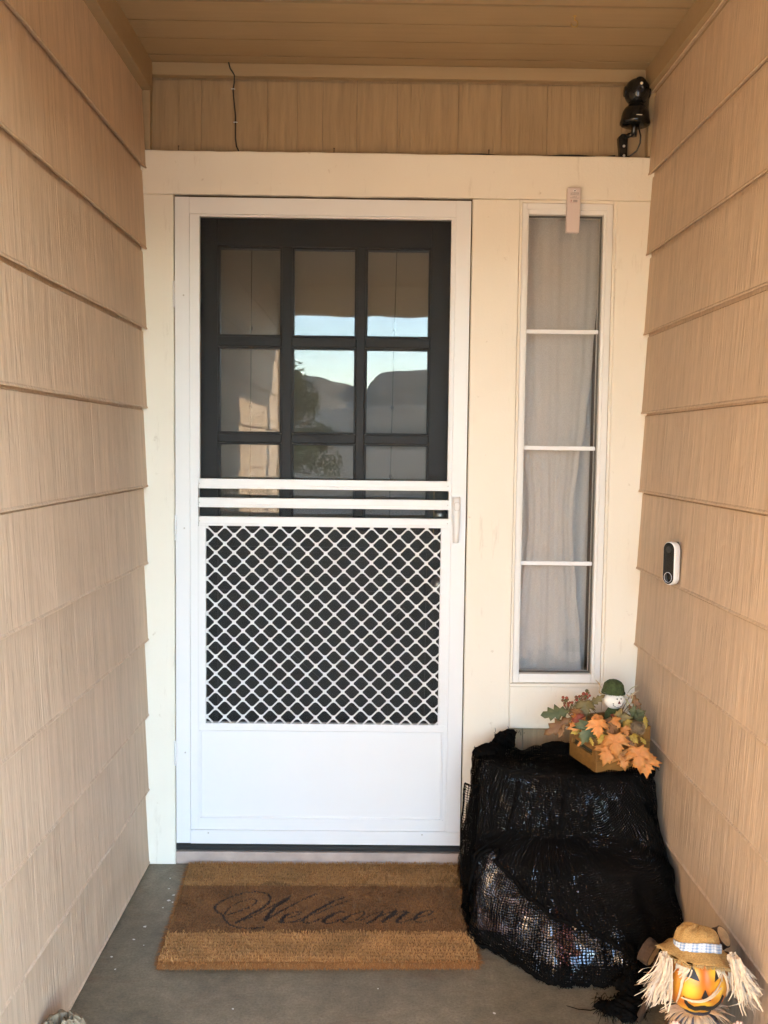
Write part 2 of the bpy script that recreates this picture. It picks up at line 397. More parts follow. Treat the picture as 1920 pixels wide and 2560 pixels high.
# porch ceiling: beaded boards
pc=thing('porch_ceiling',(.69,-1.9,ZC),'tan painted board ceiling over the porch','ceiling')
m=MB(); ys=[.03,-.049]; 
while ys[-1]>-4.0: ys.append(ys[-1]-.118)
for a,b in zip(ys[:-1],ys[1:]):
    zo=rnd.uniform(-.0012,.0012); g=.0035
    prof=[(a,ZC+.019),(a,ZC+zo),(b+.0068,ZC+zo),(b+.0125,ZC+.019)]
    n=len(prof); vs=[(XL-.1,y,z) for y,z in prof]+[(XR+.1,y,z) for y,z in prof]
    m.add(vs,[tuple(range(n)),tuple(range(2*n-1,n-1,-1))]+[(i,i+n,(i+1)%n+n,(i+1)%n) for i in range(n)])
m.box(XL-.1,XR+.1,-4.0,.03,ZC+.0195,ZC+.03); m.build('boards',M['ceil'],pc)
mb=MB(); mb.box(-.30,1.70,YO-.12,YO-.012,2.32,2.9,.004); mb.box(1.58,1.70,YO-.0118,YR-.012,2.32,2.9,.004); mb.build('beam',M['trim'],pc)
mb=MB(); mb.box(1.59,1.69,YO-.11,YO-.02,-.1,2.3195,.004); mb.build('porch_post',M['trim'],pc)
mb=MB(); mb.box(-.6,2.0,YO-.5,.2,2.905,3.0); mb.build('roof',M['roofing'],pc)
# dim room behind the glass
mb=MB()
x0,x1,y0,y1,z0,z1=-.6,2.3,.165,2.6,-.05,2.6
mb.box(x0,x1,y1,y1+.05,z0,z1); mb.box(x0-.05,x0,.165,y1,z0,z1); mb.box(x1,x1+.05,.165,y1,z0,z1); mb.box(x0,x1,.165,y1,z0-.05,z0); mb.box(x0,x1,.165,y1,z1,z1+.05)
mb.box(x0,XL-.2,.10,.16,z0,z1); mb.box(XR+.2,x1,.10,.16,z0,z1); mb.box(XL-.2,XR+.2,.121,.158,2.14,z1); mb.box(XR,XR+.2,.121,.16,z0,2.14); mb.box(XL-.2,-.02,.121,.16,z0,2.14); mb.box(.95,XR,.121,.16,z0,.58)
tag(mb.build('room',M['dark_room']),'dim room behind the door glass','room',kind='structure')

# ------------------------------------------------------------------ white door surround
sr=thing('door_surround',(.69,0,0),'cream painted wooden surround framing the screen door and narrow sidelight','door frame')
def rough_board(x0,x1,z0,z1,y0,y1,seed=0,amp=.0012,step=.03):
    """board whose outline wavers like thick brushed paint"""
    nx=max(2,int((x1-x0)/step)); nz=max(2,int((z1-z0)/step)); b=.004
    def wob(x,z,k): return amp*mnoise.noise(Vector((x*17+seed,z*17,k*3.3+seed)))
    per=[]
    for i in range(nx): x=x0+(x1-x0)*i/nx; per.append((x,z0+wob(x,z0,1)))
    for i in range(nz): z=z0+(z1-z0)*i/nz; per.append((x1+wob(x1,z,2),z))
    for i in range(nx): x=x1-(x1-x0)*i/nx; per.append((x,z1+wob(x,z1,3)))
    for i in range(nz): z=z1-(z1-z0)*i/nz; per.append((x0+wob(x0,z,4),z))
    cx,cz=(x0+x1)/2,(z0+z1)/2
    def ins(p,d): return (p[0]+(d if p[0]<x0+.5*b else -d if p[0]>x1-.5*b else 0), p[1]+(d if p[1]<z0+.5*b else -d if p[1]>z1-.5*b else 0))
    m=MB(); n=len(per); R0=[(x,y1,z) for x,z in per]; R1=[(x,y0+.003,z) for x,z in per]; R2=[(a,y0,c) for a,c in (ins(p,.0025) for p in per)]
    fs=[(i,i+n,(i+1)%n+n,(i+1)%n) for i in range(n)]+[(i+n,i+2*n,(i+1)%n+2*n,(i+1)%n+n) for i in range(n)]+[tuple(2*n+i for i in range(n)),tuple(range(n-1,-1,-1))]
    return m.add(R0+R1+R2,fs)
rough_board(XL-.019,1.4815,2.1255,2.2575,-.002,.05,1,.0022).build('header',M['trim'],sr)
rough_board(XL-.019,-.0035,0,2.1245,0,.05,2,.001).build('side_casing',M['trim'],sr)
rough_board(1.3655,1.4815,.44,2.1245,0,.05,3,.0015).build('side_casing',M['trim'],sr)
rough_board(.9195,1.0665,0,2.1245,0,.05,4,.001).build('mullion_post',M['trim'],sr)
rough_board(1.0668,1.3650,.4575,.5965,.003,.05,5,.0008).build('apron_board',M['trim'],sr)
mb=MB(); mb.box(1.0668,1.3652,-.004,.05,.5975,.606,.001); mb.build('window_stool',M['trim'],sr)
mb=MB(); mb.box(-.0033,.919,.004,.10,0,.042,.004); mb.build('riser',M['riser'],sr)
mb=MB(); mb.box(-.0005,.9165,.02,.10,.0425,.0495,.001); mb.box(-.0005,.9155,.0,.10,.0497,.062,.001); mb.build('threshold',M['black'],sr)
mb=MB(); mb.box(-.003,.0,.012,.10,.05,2.122); mb.box(.9158,.919,.012,.10,.05,2.122); mb.box(-.003,.919,.012,.10,2.1205,2.125)
mb.box(.0,.035,.045,.10,.05,2.12); mb.box(.88,.9158,.045,.10,.05,2.12); mb.box(.035,.88,.045,.10,2.085,2.12)
mb.build('jamb',M['caulk'],sr)
for nm,(a,b,c,d) in {'window_jamb':(1.0672,1.0745,.6065,2.1245),'window_jamb.':(1.3575,1.3650,.6065,2.1245)}.items():
    mb=MB(); mb.box(a,b,.0035,.10,c,d,.001); mb.build('window_jamb',M['trim'],sr)
mb=MB(); mb.box(1.0747,1.3573,.0035,.10,2.1165,2.1243,.001); mb.build('window_jamb',M['trim'],sr)
# ------------------------------------------------------------------ screen door
sc=thing('screen_door',(.4575,0,.074),'white aluminium screen door with three crossbars over a diamond grille and plain kick panel','door')
FR=-.006
mb=MB()
# outer mounting frame (three sides) and inner stiles, with the fine step between them
ZT,ZB=2.1163,.0745
mb.box(.0008,.046,FR,.028,ZB,ZT,.0012); mb.box(.8690,.9148,FR,.028,.119,ZT,.0012); mb.box(.0462,.8688,FR,.028,2.0660,ZT-.0003,.0012)
mb.build('outer_frame',M['white'],sc)
mb=MB()
mb.box(.0465,.0715,FR+.003,.024,.119,2.0655,.0008); mb.box(.8605,.8687,FR+.003,.024,.119,2.0655,.0008); mb.box(.0712,.0735,FR+.0045,.02,.12,1.10); mb.box(.8545,.8608,FR+.0045,.02,.12,1.10)
mb.box(.0717,.0767,FR+.001,.02,1.250,2.0652,.0008); mb.box(.8610-.006,.8603,FR+.001,.02,1.250,2.0652,.0008); mb.box(.0769,.8548,FR+.001,.02,2.0585,2.0652,.0008)
mb.build('stile',M['white'],sc)
for zt,zl,zb in [(1.2502,1.2289,1.2197),(1.1905,1.1694,1.1603),(1.1315,1.1110,1.1022)]:
    m=MB(); m.box(.0735,.8612,FR-.004,.018,zl+.0008,zt,.0012); m.box(.0735,.8612,FR-.0025,.018,zb,zl-.0008,.0008)
    m.box(.075,.86,FR-.0015,.017,zl-.0009,zl+.0009)
    o=m.build('crossbar',M['white'],sc)
    m=MB()
    for x in (.0765,.857): m.lathe([(.0011,0),(.0011,.0008),(0,.001)],8,Matrix.Translation((x,FR-.0038,zl+.006))@Matrix.Rotation(R(90),4,'X'))
    m.build('rivet',M['caulk'],o)
mb=MB(); mb.box(.0737,.0953,FR-.001,.018,.4692,1.1018,.001); mb.box(.8378,.8606,FR-.001,.018,.4692,1.1018,.001); mb.box(.0737,.8606,FR-.001,.018,.4455,.4690,.001)
mb.build('grille_frame',M['white'],sc)
# diamond grille
def clipbar(m,a,b,w,y0,y1):
    # flat bar a->b in xz clipped to the opening
    X0,X1,Z0,Z1=.0945,.8385,.4685,1.1023
    t0,t1=0.,1.; dx,dz=b[0]-a[0],b[1]-a[1]
    for p,q in ((-dx,a[0]-X0),(dx,X1-a[0]),(-dz,a[1]-Z0),(dz,Z1-a[1])):
        if abs(p)<1e-12:
            if q<0: return
        else:
            r_=q/p
            if p<0: t0=max(t0,r_)
            else: t1=min(t1,r_)
    if t0>=t1-1e-4: return
    A=Vector((a[0]+dx*t0,a[1]+dz*t0)); B=Vector((a[0]+dx*t1,a[1]+dz*t1)); d=(B-A).normalized(); nn=Vector((-d.y,d.x))*w/2; h=.35*w
    n2=nn*.55
    vs=[(p.x+o.x,y,p.y+o.y) for p in (A,B) for (o,y) in ((nn,y0+.0012),(n2,y0),(-n2,y0),(-nn,y0+.0012),(-nn,y1),(nn,y1))]
    m.add(vs,[(i,(i+1)%6,(i+1)%6+6,i+6) for i in range(6)]+[(5,4,3,2,1,0),(6,7,8,9,10,11)])
m=MB(); PX,PZ=.0579,.05555
def nodebit(m,cx,cz):
    X0,X1,Z0,Z1=.0945,.8385,.4685,1.1023
    a,b,c,d=max(X0,cx-.0060),min(X1,cx+.0060),max(Z0,cz-.0066),min(Z1,cz+.0066)
    if b-a>.002 and d-c>.002: m.box(a,b,-.0045,.0015,c,d,.0018)
for r_ in range(-1,25):
    for c_ in range(-2,15):
        cx=.0953+.0602-PX+c_*PX+(0 if r_%2==0 else PX/2); cz=1.1012-.001-r_*PZ/2
        nodebit(m,cx,cz)
        for sx in (-1,1):
            a=Vector((cx+sx*.0022,cz-.0048)); b=Vector((cx+sx*PX/2-sx*.0022,cz-PZ/2+.0048)); 
            e=(b-a)*.16; a2=a+Vector((sx*.0045,-.0012)); b2=b-Vector((sx*.0045,-.0012))
            for p,q in ((a,a2),(a2,b2),(b2,b)): clipbar(m,p,q,.0047,-.004,.0)
m.build('diamond_grille',M['white'],sc)
mb=MB(); mb.box(.0790,.8490,.0002,.006,.1610,.4380); mb.build('kick_panel',M['white'],sc)
mb=MB()
for i,(o_,yy) in enumerate(((0,FR),(.0042,FR+.0028))):
    a,b,c,d=.0728+o_,.8552-o_,.1545+o_,.4447-o_; tck=.0038
    mb.box(a,a+tck,yy,.012,c,d,.0008); mb.box(b-tck,b,yy,.012,c,d,.0008); mb.box(a+tck+.0002,b-tck-.0002,yy,.012,c,c+tck,.0008); mb.box(a+tck+.0002,b-tck-.0002,yy,.012,d-tck,d,.0008)
mb.build('panel_bead',M['white'],sc)
mb=MB(); mb.box(.0720,.8602,FR+.002,.02,.1192,.1543,.001); mb.build('bottom_rail',M['white'],sc)
mb=MB(); mb.box(.0468,.9148,FR-.0035,.02,.0745,.1184,.0012); mb.build('bottom_expander',M['white'],sc)
mb=MB(); mb.box(.0012,.9144,.001,.024,.0620,.0742,.001)
for k in range(5): mb.box(.0015,.914,-.0008,.001,.0630+k*.0022,.0642+k*.0022)
mb.build('door_sweep',M['black'],sc)
mb=MB(); mb.box(.0770,.8548,.0085,.0093,1.10,2.0600); mb.box(.0955,.8376,.0085,.0093,.468,1.10); mb.build('insect_screen',M['screen'],sc)
def screw(x,z): 
    m=MB(); m.lathe([(.0027,0),(.0026,.0012),(.0013,.0018),(.0011,.0012),(0,.0012)],14,Matrix.Translation((x,FR-.0002,z))@Matrix.Rotation(R(90),4,'X')); return m
proto=screw(.0275,1.817).build('screw',M['screw'],sc)
for x,z in [(.0285,1.093),(.030,.372)]:
    c=proto.copy(); COL.objects.link(c); c.location=(x-.0275,0,z-1.817)
for x in (.104,.792): 
    m=screw(x,.110); m.v=[(a,b-.0035,c) for a,b,c in m.v]; m.build('screw',M['screw'],sc)
# hinges
hz=[1.820,1.0948,.370]; x=-.0024; h0=None
for i,z in enumerate(hz):
    if i==0:
        m=MB()
        for k in range(5):
            a=z+.0408-k*.01632; m.lathe([(.0,a),(.0034,a-.0003),(.0036,a-.001),(.0036,a-.0148),(.0034,a-.0156),(0,a-.0158)],12,Matrix.Translation((x,FR-.001,0)))
        h0=m.build('hinge',M['white'],sc)
    else:
        c=h0.copy(); COL.objects.link(c); c.location=(0.0038 if i==1 else .0005,0,z-hz[0])
# pull handle with thumb button
def outline(pts): return pts
m=MB(); prof=[]
zs=[1.2026,1.2005,1.19,1.17,1.14,1.11,1.08,1.062,1.0565]
wL=[.8738,.8725,.8722,.8722,.8727,.8737,.8752,.8762,.8770]; wR=[.8948,.8958,.8962,.8962,.8962,.8957,.8940,.8928,.8915]
dep=[.014,.020,.024,.026,.028,.029,.027,.024,.018]
P=[]
for z,a,b,d in zip(zs,wL,wR,dep):
    y=FR; P.append([(a-.0012,y,z),(a,y-d*.6,z),(a+.002,y-d*.92,z),((a+b)/2,y-d,z),(b-.002,y-d*.92,z),(b,y-d*.6,z),(b+.0012,y,z)])
m.grid(P); m.add([p for p in P[0]],[tuple(range(7))]); m.add([p for p in P[-1]],[tuple(range(6,-1,-1))])
hd=m.build('pull_handle',M['white'],sc)
m=MB()
P=[]
for s_,d in ((1.0,.0252),(1.0,.0268),(.86,.0285),(.0,.0287)):
    row=[]
    for k in range(28):
        t=2*math.pi*k/28; c,s2=math.cos(t),math.sin(t); q=.55
        row.append((.8850+.0083*s_*math.copysign(abs(c)**q,c),FR-d,1.1728+.0118*s_*math.copysign(abs(s2)**q,s2)))
    P.append(row)
P=[list(r) for r in zip(*P)]; m.grid(P,True); m.build('thumb_button',M['muntin'],hd)
m=MB(); ring=[]
for k in range(29):
    t=2*math.pi*k/28; c,s2=math.cos(t),math.sin(t); ring.append((.8850+.0089*math.copysign(abs(c)**.55,c),FR-.0259,1.1728+.0124*math.copysign(abs(s2)**.55,s2)))
m.tube(ring,.0007,6); m.build('button_gap',M['screw'],hd)
m=MB(); m.prism([(.8735,1.0540),(.8770,1.0582),(.8835,1.0603),(.8895,1.0582),(.8915,1.0540)],FR-.016,FR,lambda a,b,d:(a,d,b)); m.build('strike_lip',M['white'],hd)

# ------------------------------------------------------------------ black entry door behind it
ed=thing('entry_door',(.4575,.1,.05),'black nine-lite entry door with crossbuck lower half behind the screen','door')
D0,D1=.074,.118
colx=[(.1207,.3227),(.3575,.5606),(.5922,.7965)]; rowz=[(1.7045,1.984),(1.3955,1.6700),(1.088,1.3630)]
mb=MB(); mb.box(.034,.1195,D0,D1,.05,2.085,.002); mb.box(.7980,.8815,D0,D1,.05,2.085,.002); mb.box(.1197,.7978,D0,D1,1.986,2.085,.002); mb.box(.1197,.7978,D0,D1,.985,1.0855,.002); mb.box(.1197,.7978,D0,D1,.05,.24,.002); mb.box(.1197,.7978,D0+.014,D1,.24,.985)
sl=mb.build('door_slab',M['black_paint'],ed)
mb=MB()
for a,b in ((.3245,.3560),(.5622,.5905)): mb.box(a,b,D0+.001,D1,1.0858,1.9858,.003)
for a,b in ((1.6718,1.7028),(1.3648,1.3938)):
    for c,d in colx: mb.box(c-.001 if c<.2 else c-.0013,d+.0012,D0+.001,D1,a,b,.003)
for c,d in colx:
    for a,b in rowz:   # stops round each pane
        t=.005
        mb.box(c-.0012,c+t,D0+.006,D1-.01,a,b,.001); mb.box(d-t,d+.0012,D0+.006,D1-.01,a,b,.001); mb.box(c+t,d-t,D0+.006,D1-.01,a-.0012,a+t,.001); mb.box(c+t,d-t,D0+.006,D1-.01,b-t,b+.0012,.001)
mb.build('glazing_bars',M['black_paint'],ed)
for c,d in colx:
    for a,b in rowz:
        mb=MB(); mb.box(c+.0005,d-.0005,.0948,.0978,a+.0005,b-.0005); mb.build('glass_pane',M['glass'],ed)
mb=MB()
def plank(m,x0,z0,x1,z1,w_,y0,y1):
    d=Vector((x1-x0,z1-z0)).normalized(); n=Vector((-d.y,d.x))*w_/2
    m.prism([(x0+n.x,z0+n.y),(x1+n.x,z1+n.y),(x1-n.x,z1-n.y),(x0-n.x,z0-n.y)],y0,y1,lambda a,b,dd:(a,dd,b))
plank(mb,.16,.27,.755,.80,.085,D0+.004,D0+.0135); plank(mb,.16,.80,.755,.27,.085,D0+.0055,D0+.0135)
mb.box(.128,.79,D0+.002,D0+.0135,.84,.885,.002); mb.box(.128,.79,D0+.004,D0+.0135,.915,.935,.002)
mb.build('crossbuck',M['black_paint'],ed)
mb=MB(); mb.box(.105,.812,D0-.014,D0-.0003,1.012,1.030,.003); mb.build('shelf_moulding',M['black_paint'],ed)
kx,kz=.838,.9113
m=MB(); Tm=Matrix.Translation((kx,D0-.0005,kz))@Matrix.Rotation(R(90),4,'X')
m.lathe([(.027,0),(.0275,.004),(.024,.007),(.012,.009),(.010,.016),(.0105,.022),(.018,.028),(.0235,.036),(.0235,.044),(.018,.049),(0,.050)],32,Tm)
m.build('door_knob',M['steel'],ed)
m=MB(); m.lathe([(.02,0),(.021,.004),(.016,.009),(.0,.010)],28,Matrix.Translation((.840,D0-.0005,1.135))@Matrix.Rotation(R(90),4,'X')); m.build('deadbolt',M['steel'],ed)
m=MB(); m.box(.818,.8195,D0-.0012,D0,1.075,1.215); m.build('chain_guide',M['brass'],ed)

# pleated shade hanging behind the panes
sh=thing('roman_shade',(.46,.14,2.0),'beige fabric shade with two knotted cords hanging behind the door glass','window shade')
P=[]
for i in range(61):
    x=.095+.73*i/60; P.append([(x,.135+.0025*math.sin(x*40+z*3)+.003*math.sin(z*22)+.002*mnoise.noise(Vector((x*9,z*6,1))),z) for z in np.linspace(1.02,2.03,70)])
m=MB(); m.grid(P); o=m.build('shade_cloth',M['shade'],sh)
md=o.modifiers.new('thick','SOLIDIFY'); md.thickness=.002
cordm=plain('cord',(.10,.085,.06),.8)
for x0,x1,kn in ((.2215,.2170,(1.735,1.485,1.20)),(.6900,.6745,(1.735,1.485,1.26))):
    m=MB(); m.tube([(x0,.1265,2.02),((x0+x1)/2,.1262,1.6),(x1,.1265,1.05)],.0013,6)
    for z in kn: m.ball(((x0+x1)/2+(x1-x0)*(1.6-z),.1255,z),.0052,6,sc=(1,.7,1.1)); m.tube([((x0+x1)/2-.004,.1255,z-.004),((x0+x1)/2,.125,z-.014),((x0+x1)/2+.005,.1255,z-.004)],.0012,5)
    m.build('lift_cord',cordm,sh)

# ------------------------------------------------------------------ sidelight window
sw=thing('sidelight_window',(1.216,.03,.606),'tall narrow white sidelight window divided into four panes beside the door','window')
mb=MB(); A0,A1,C0,C1=1.0748,1.3572,.6067,2.1163
mb.box(A0,1.0965,.012,.075,C0,C1,.002); mb.box(1.3290,A1,.012,.075,C0,C1,.002); mb.box(1.0967,1.3288,.012,.075,2.0830,C1,.002); mb.box(1.0967,1.3288,.012,.075,C0,.6350,.002)
mb.box(A0+.001,1.0905,.0055,.0122,C0+.001,C1-.001,.001); mb.box(1.3375,A1-.001,.0055,.0122,C0+.001,C1-.001,.001); mb.box(1.0907,1.3373,.0055,.0122,2.096,C1-.001,.001)
mb.build('frame',M['vinyl'],sw)
mb=MB(); mb.box(1.0960,1.0990,.030,.048,.6345,2.0835); mb.box(1.3268,1.3295,.030,.048,.6345,2.0835); mb.box(1.0992,1.3266,.030,.048,2.0808,2.0835); mb.box(1.0992,1.3266,.030,.048,.6345,.6372)
mb.build('gasket',plain('grey gasket',(.12,.115,.10),.6),sw)
zz=[.6360,.9897,1.3586,1.7257,2.0822]
for i in range(4):
    m=MB(); m.box(1.0975,1.3285,.0405,.0440,zz[i]+.0003,zz[i+1]-.0003); m.build('glass_pane',M['clear'],sw)
for z in zz[1:4]:
    m=MB(); m.box(1.0992,1.3266,.0335,.0402,z-.0065,z+.0065,.0015); m.build('glazing_bar',M['muntin'],sw)
# tied-back sheer curtain
ct=thing('sheer_curtain',(1.21,.12,.62),'white sheer curtain gathered at the middle behind the sidelight','curtain')
P=[]
zs=np.linspace(.60,2.10,90)
def wtab(z):
    t=[(.60,.112),(.75,.104),(.9,.090),(1.02,.078),(1.10,.072),(1.18,.074),(1.30,.088),(1.45,.108),(1.65,.125),(1.9,.138),(2.10,.14)]
    for (a,b),(c,d) in zip(t[:-1],t[1:]):
        if a<=z<=c: u=(z-a)/(c-a); u=u*u*(3-2*u); return b+(d-b)*u
    return t[-1][1]
for i in range(161):
    u=-1+2*i/160; row=[]
    for z in zs:
        wv=wtab(z); x=1.205+u*wv+.010*(1.35-z)*.2; d=.110+.012*(1-wv/.16)
        row.append((x,d+.003*math.sin(u*9+.9*math.sin(z*2.1))+.0008*math.sin(u*29+z*2),z))
    P.append(row)
m=MB(); m.grid(P); o=m.build('curtain_cloth',M['sheer'],ct); md=o.modifiers.new('thick','SOLIDIFY'); md.thickness=.001
P=[[(1.085+.255*i/40,.168+.003*math.sin(i*.9),z) for z in np.linspace(.60,2.11,20)] for i in range(41)]
m=MB(); m.grid(P); o=m.build('fill_sheet',fabric_mat('pale fill sheet',(.76,.77,.78),.3),ct); md=o.modifiers.new('thick','SOLIDIFY'); md.thickness=.001  # added pale sheet, brightens the dark room seen round the curtain
# ------------------------------------------------------------------ small fixtures
RX90=Matrix.Rotation(R(90),4,'X')
# hook in the ceiling
hk=thing('cup_hook',(1.152,-.348,ZC),'small brass cup hook screwed into the ceiling boards','hook')
m=MB(); pts=[(1.152,-.348,ZC)]+[(1.152,-.348,ZC-.012)]
for k in range(14):
    t=R(90-270*k/13); pts.append((1.152+.009*math.cos(t)-.0,-.348,ZC-.021+.009*math.sin(t)))
m.tube(pts,.0017,8); m.build('hook_wire',M['brass'],hk)
m=MB(); m.lathe([(.0055,0),(.005,-.0015),(.002,-.003),(0,-.003)],16,Matrix.Translation((1.152,-.348,ZC-.0008))); m.build('hook_plate',M['brass'],hk)
# black cable down the end wall
cb=thing('black_cable',(.18,.028,2.25),'thin black cable stapled down the end wall above the door','cable')
pts=[(.163,.018,2.5245),(.1646,.0035,2.5235),(.167,.0035,2.514),(.1696,.0035,2.505),(.179,.0035,2.492),(.1825,.0035,2.485),(.1795,.02,2.470),(.1754,.0255,2.453),(.1765,.0255,2.43),(.179,.0255,2.408),(.1827,.0255,2.370),(.1829,.0255,2.335),(.1828,.0255,2.303),(.186,.0255,2.279),(.195,.0245,2.262),(.205,.022,2.2605)]
m=MB(); m.tube(pts,.0021,8); m.build('cord',M['black'],cb)
for z,x in ((2.452,.1757),(2.352,.183)):
    m=MB(); m.box(x-.006,x+.006,.0215,.0275,z-.0012,z+.0012,.0005); m.build('staple',M['steel'],cb)
# nails standing up behind the header
nm=plain('rusty nail',(.10,.06,.035),.7,var=.3)
m=MB(); m.lathe([(.0012,2.250),(.0012,2.2745),(.0028,2.2750),(.0028,2.2765),(0,2.2767)],8,Matrix.Translation((.0083,.018,0)))
n0=m.build('nail',nm); tag(n0,'bent rusty nail near the left end of the header top','nail','nails along the header top')
for x,z,l in ((.4886,.0,'rusty nail on the header top a third of the way along, right of the cable'),(.968,.002,'rusty nail on the header top above the latch side of the door')):
    c=n0.copy(); COL.objects.link(c); c.location=(x-.0083,0,z); c['label']=l
# loose cable lying along the header top
lc=MB(); lc.tube([(.83,.016,2.2585),(.87,.016,2.262),(.95,.018,2.2645),(1.02,.018,2.260),(1.12,.017,2.2585),(1.19,.016,2.264),(1.25,.018,2.2655),(1.31,.018,2.261),(1.36,.016,2.2655)],.0022,7)
tag(lc.build('black_cable',M['black']),'black cable lying loosely along the top of the header to the camera','cable')
# security camera on its bracket
sx,sy=1.4085,-.022
se=thing('security_camera',(1.39,.02,2.25),'glossy black dome security camera on a screwed bracket in the upper right corner','camera')
T0=Matrix.Translation((sx,sy,0))@Matrix.Rotation(R(-2),4,'Y')
bx=Matrix.Translation((sx,sy,2.345))@Matrix.Rotation(R(2.2),4,'Y')@Matrix.Translation((0,0,-2.345))
m=MB(); m.lathe([(0,2.3455),(.040,2.3455),(.0455,2.349),(.0458,2.354),(.0435,2.362),(.042,2.372),(.0395,2.384),(.034,2.395),(.026,2.402),(.0235,2.406),(.0235,2.414),(0,2.415)],40,bx); m.build('camera_base',M['gloss_black'],se)
m=MB(); prof=[]
for k in range(21):
    t=-math.pi/2+math.pi*k/20; prof.append(((.0385*math.cos(t)**.8) if abs(math.cos(t))>1e-6 else 0, 2.4445+.0385*math.sin(t)))
prof[0]=(.0,prof[0][1]); prof[-1]=(0,prof[-1][1])
m.lathe(prof,40,bx); hd_=m.build('camera_head',M['gloss_black'],se)
m=MB(); Tf=bx@Matrix.Translation((0,-.0315,2.4475))@RX90
m.lathe([(.0265,-.004),(.0265,.002),(.0245,.0045),(.0,.0068)],36,Tf@Matrix.Diagonal((.85,1.18,1,1))); m.build('face_cover',M['gloss_black'],hd_)
m=MB(); m.lathe([(.0105,.004),(.0105,.0088),(.0085,.0092),(.0075,.0068),(.0,.0062)],26,bx@Matrix.Translation((0.001,-.0315,2.441))@RX90); m.build('lens',plain('lens glass',(.02,.02,.03),.05),hd_)
m=MB(); m.lathe([(.0042,.004),(.0042,.0082),(.003,.0092),(0,.0094)],16,bx@Matrix.Translation((.0025,-.0315,2.4575))@RX90); m.build('sensor_window',plain('white sensor',(.85,.75,.6),.3),hd_)
for s_ in (-1,1):
    m=MB(); m.lathe([(.015,0),(.0155,.003),(.013,.005),(0,.0055)],26,bx@Matrix.Translation((s_*.0350,0,2.444))@Matrix.Rotation(R(90*s_),4,'Y')); m.build('pivot_cap',M['gloss_black'],hd_)
m=MB(); m.box(-.0088,.0088,-.0462,-.0455,2.3612,2.3635,.0003); m.v=[tuple(bx@Vector(p)) for p in m.v]; m.build('badge',plain('silver badge',(.7,.66,.55),.35),se)
m=MB(); m.tube([(sx-.001,sy,2.347),(sx-.002,sy,2.338),(sx-.002,sy,2.312)],[.012,.0085,.0085],18); m.tube([(sx-.002,sy+.006,2.322),(1.386,.012,2.322)],.007,12); m.build('swivel',M['gloss_black'],se)
m=MB(); m.prism([(1.3663,2.319),(1.376,2.3285),(1.3945,2.3295),(1.3955,2.315),(1.3945,2.2585),(1.3735,2.2585)],.006,.026,lambda a,b,d:(a,d,b)); br=m.build('bracket',M['gloss_black'],se)
for z,x in ((2.292,1.384),(2.2635,1.385)):
    m=MB(); m.lathe([(.0042,0),(.0040,.0018),(.0016,.0024),(.0013,.0012),(0,.0012)],16,Matrix.Translation((x,.0058,z))@RX90); m.build('screw',M['steel'],br)
m=MB(); m.tube([(sx+.012,sy+.005,2.350),(sx+.014,sy+.002,2.335),(sx+.019,sy,2.315),(sx+.0195,sy+.005,2.295),(sx+.014,.0,2.277),(1.404,.008,2.263),(1.392,.012,2.2605)],.0023,8); m.build('lead',M['gloss_black'],se)

# remote thermometer hung over the sidelight
ts=thing('temperature_sensor',(1.2275,-.012,2.09),'slim pale pink wireless temperature sensor hung over the top of the sidelight','sensor')
m=MB()
T=Matrix.Translation((1.2275,-.0135,2.0895))@Matrix.Rotation(R(.6),4,'Y')
bm=bmesh.new(); bmesh.ops.create_cube(bm,size=1)
for v in bm.verts: v.co=Vector((v.co.x*(.0405 if v.co.z>0 else .0412),v.co.y*.019,v.co.z*.136))
bmesh.ops.bevel(bm,geom=[e for e in bm.edges],offset=.0028,segments=3,profile=.6,affect='EDGES')
m.bm(bm,mat=T); bd=m.build('sensor_case',white_mat('pale pink plastic',(.70,.60,.57),.38),ts)
dk=plain('dark print',(.05,.035,.03),.6)
m=MB(); m.lathe([(.0021,0),(.002,.0009),(0,.001)],14,T@Matrix.Translation((.002,-.0094,.0577))@RX90); m.build('led',plain('dark red led',(.08,.01,.01),.2),bd)
m=MB(); m.lathe([(.0045,0),(.0042,.0005),(.0026,.0006),(.0024,.0001)],18,T@Matrix.Translation((.002,-.0093,.0577))@RX90); m.build('led_ring',M['muntin'],bd)
m=MB(); m.lathe([(.0017,0),(.0016,.0006),(0,.0007)],12,T@Matrix.Translation((-.0075,-.0094,.027))@RX90); m.build('indicator',plain('red dot',(.35,.04,.04),.4),bd)
m=MB()
for k in range(5): m.box(-.0015+k*.0026,-.0003+k*.0026,-.0099,-.0092,.0235,.0305)
m.v=[tuple(T@Vector(p)) for p in m.v]; m.build('vent_slots',dk,bd)
m=MB(); m.tube([tuple(T@Vector((x,-.0095,z))) for x,z in [(-.0065,.0315),(-.011,.0295),(-.0115,.024),(-.009,.0215),(.0105,.0215)]],.00035,5); m.build('printed_outline',plain('red print',(.45,.12,.10),.5),bd)
for txt,z,sz in (('LA CROSSE',.0490,.0052),('TECHNOLOGY',.0445,.0040),('WIRELESS',.0385,.0030),('TEMPERATURE SENSOR',.0350,.0027)):
    cu=bpy.data.curves.new('printed_text','FONT'); cu.body=txt; cu.size=sz; cu.align_x='CENTER'; cu.extrude=.0001
    tmp=bpy.data.objects.new('tmp_text',cu); COL.objects.link(tmp)
    me=bpy.data.meshes.new_from_object(tmp.evaluated_get(bpy.context.evaluated_depsgraph_get())); me.name='printed_text'; bpy.data.objects.remove(tmp)
    me.transform(Matrix.Translation(-ORG[ts.name])@T@Matrix.Translation((.002,-.00965,z))@RX90); me.materials.clear(); me.materials.append(dk)
    to=bpy.data.objects.new('printed_text',me); COL.objects.link(to); to.parent=bd

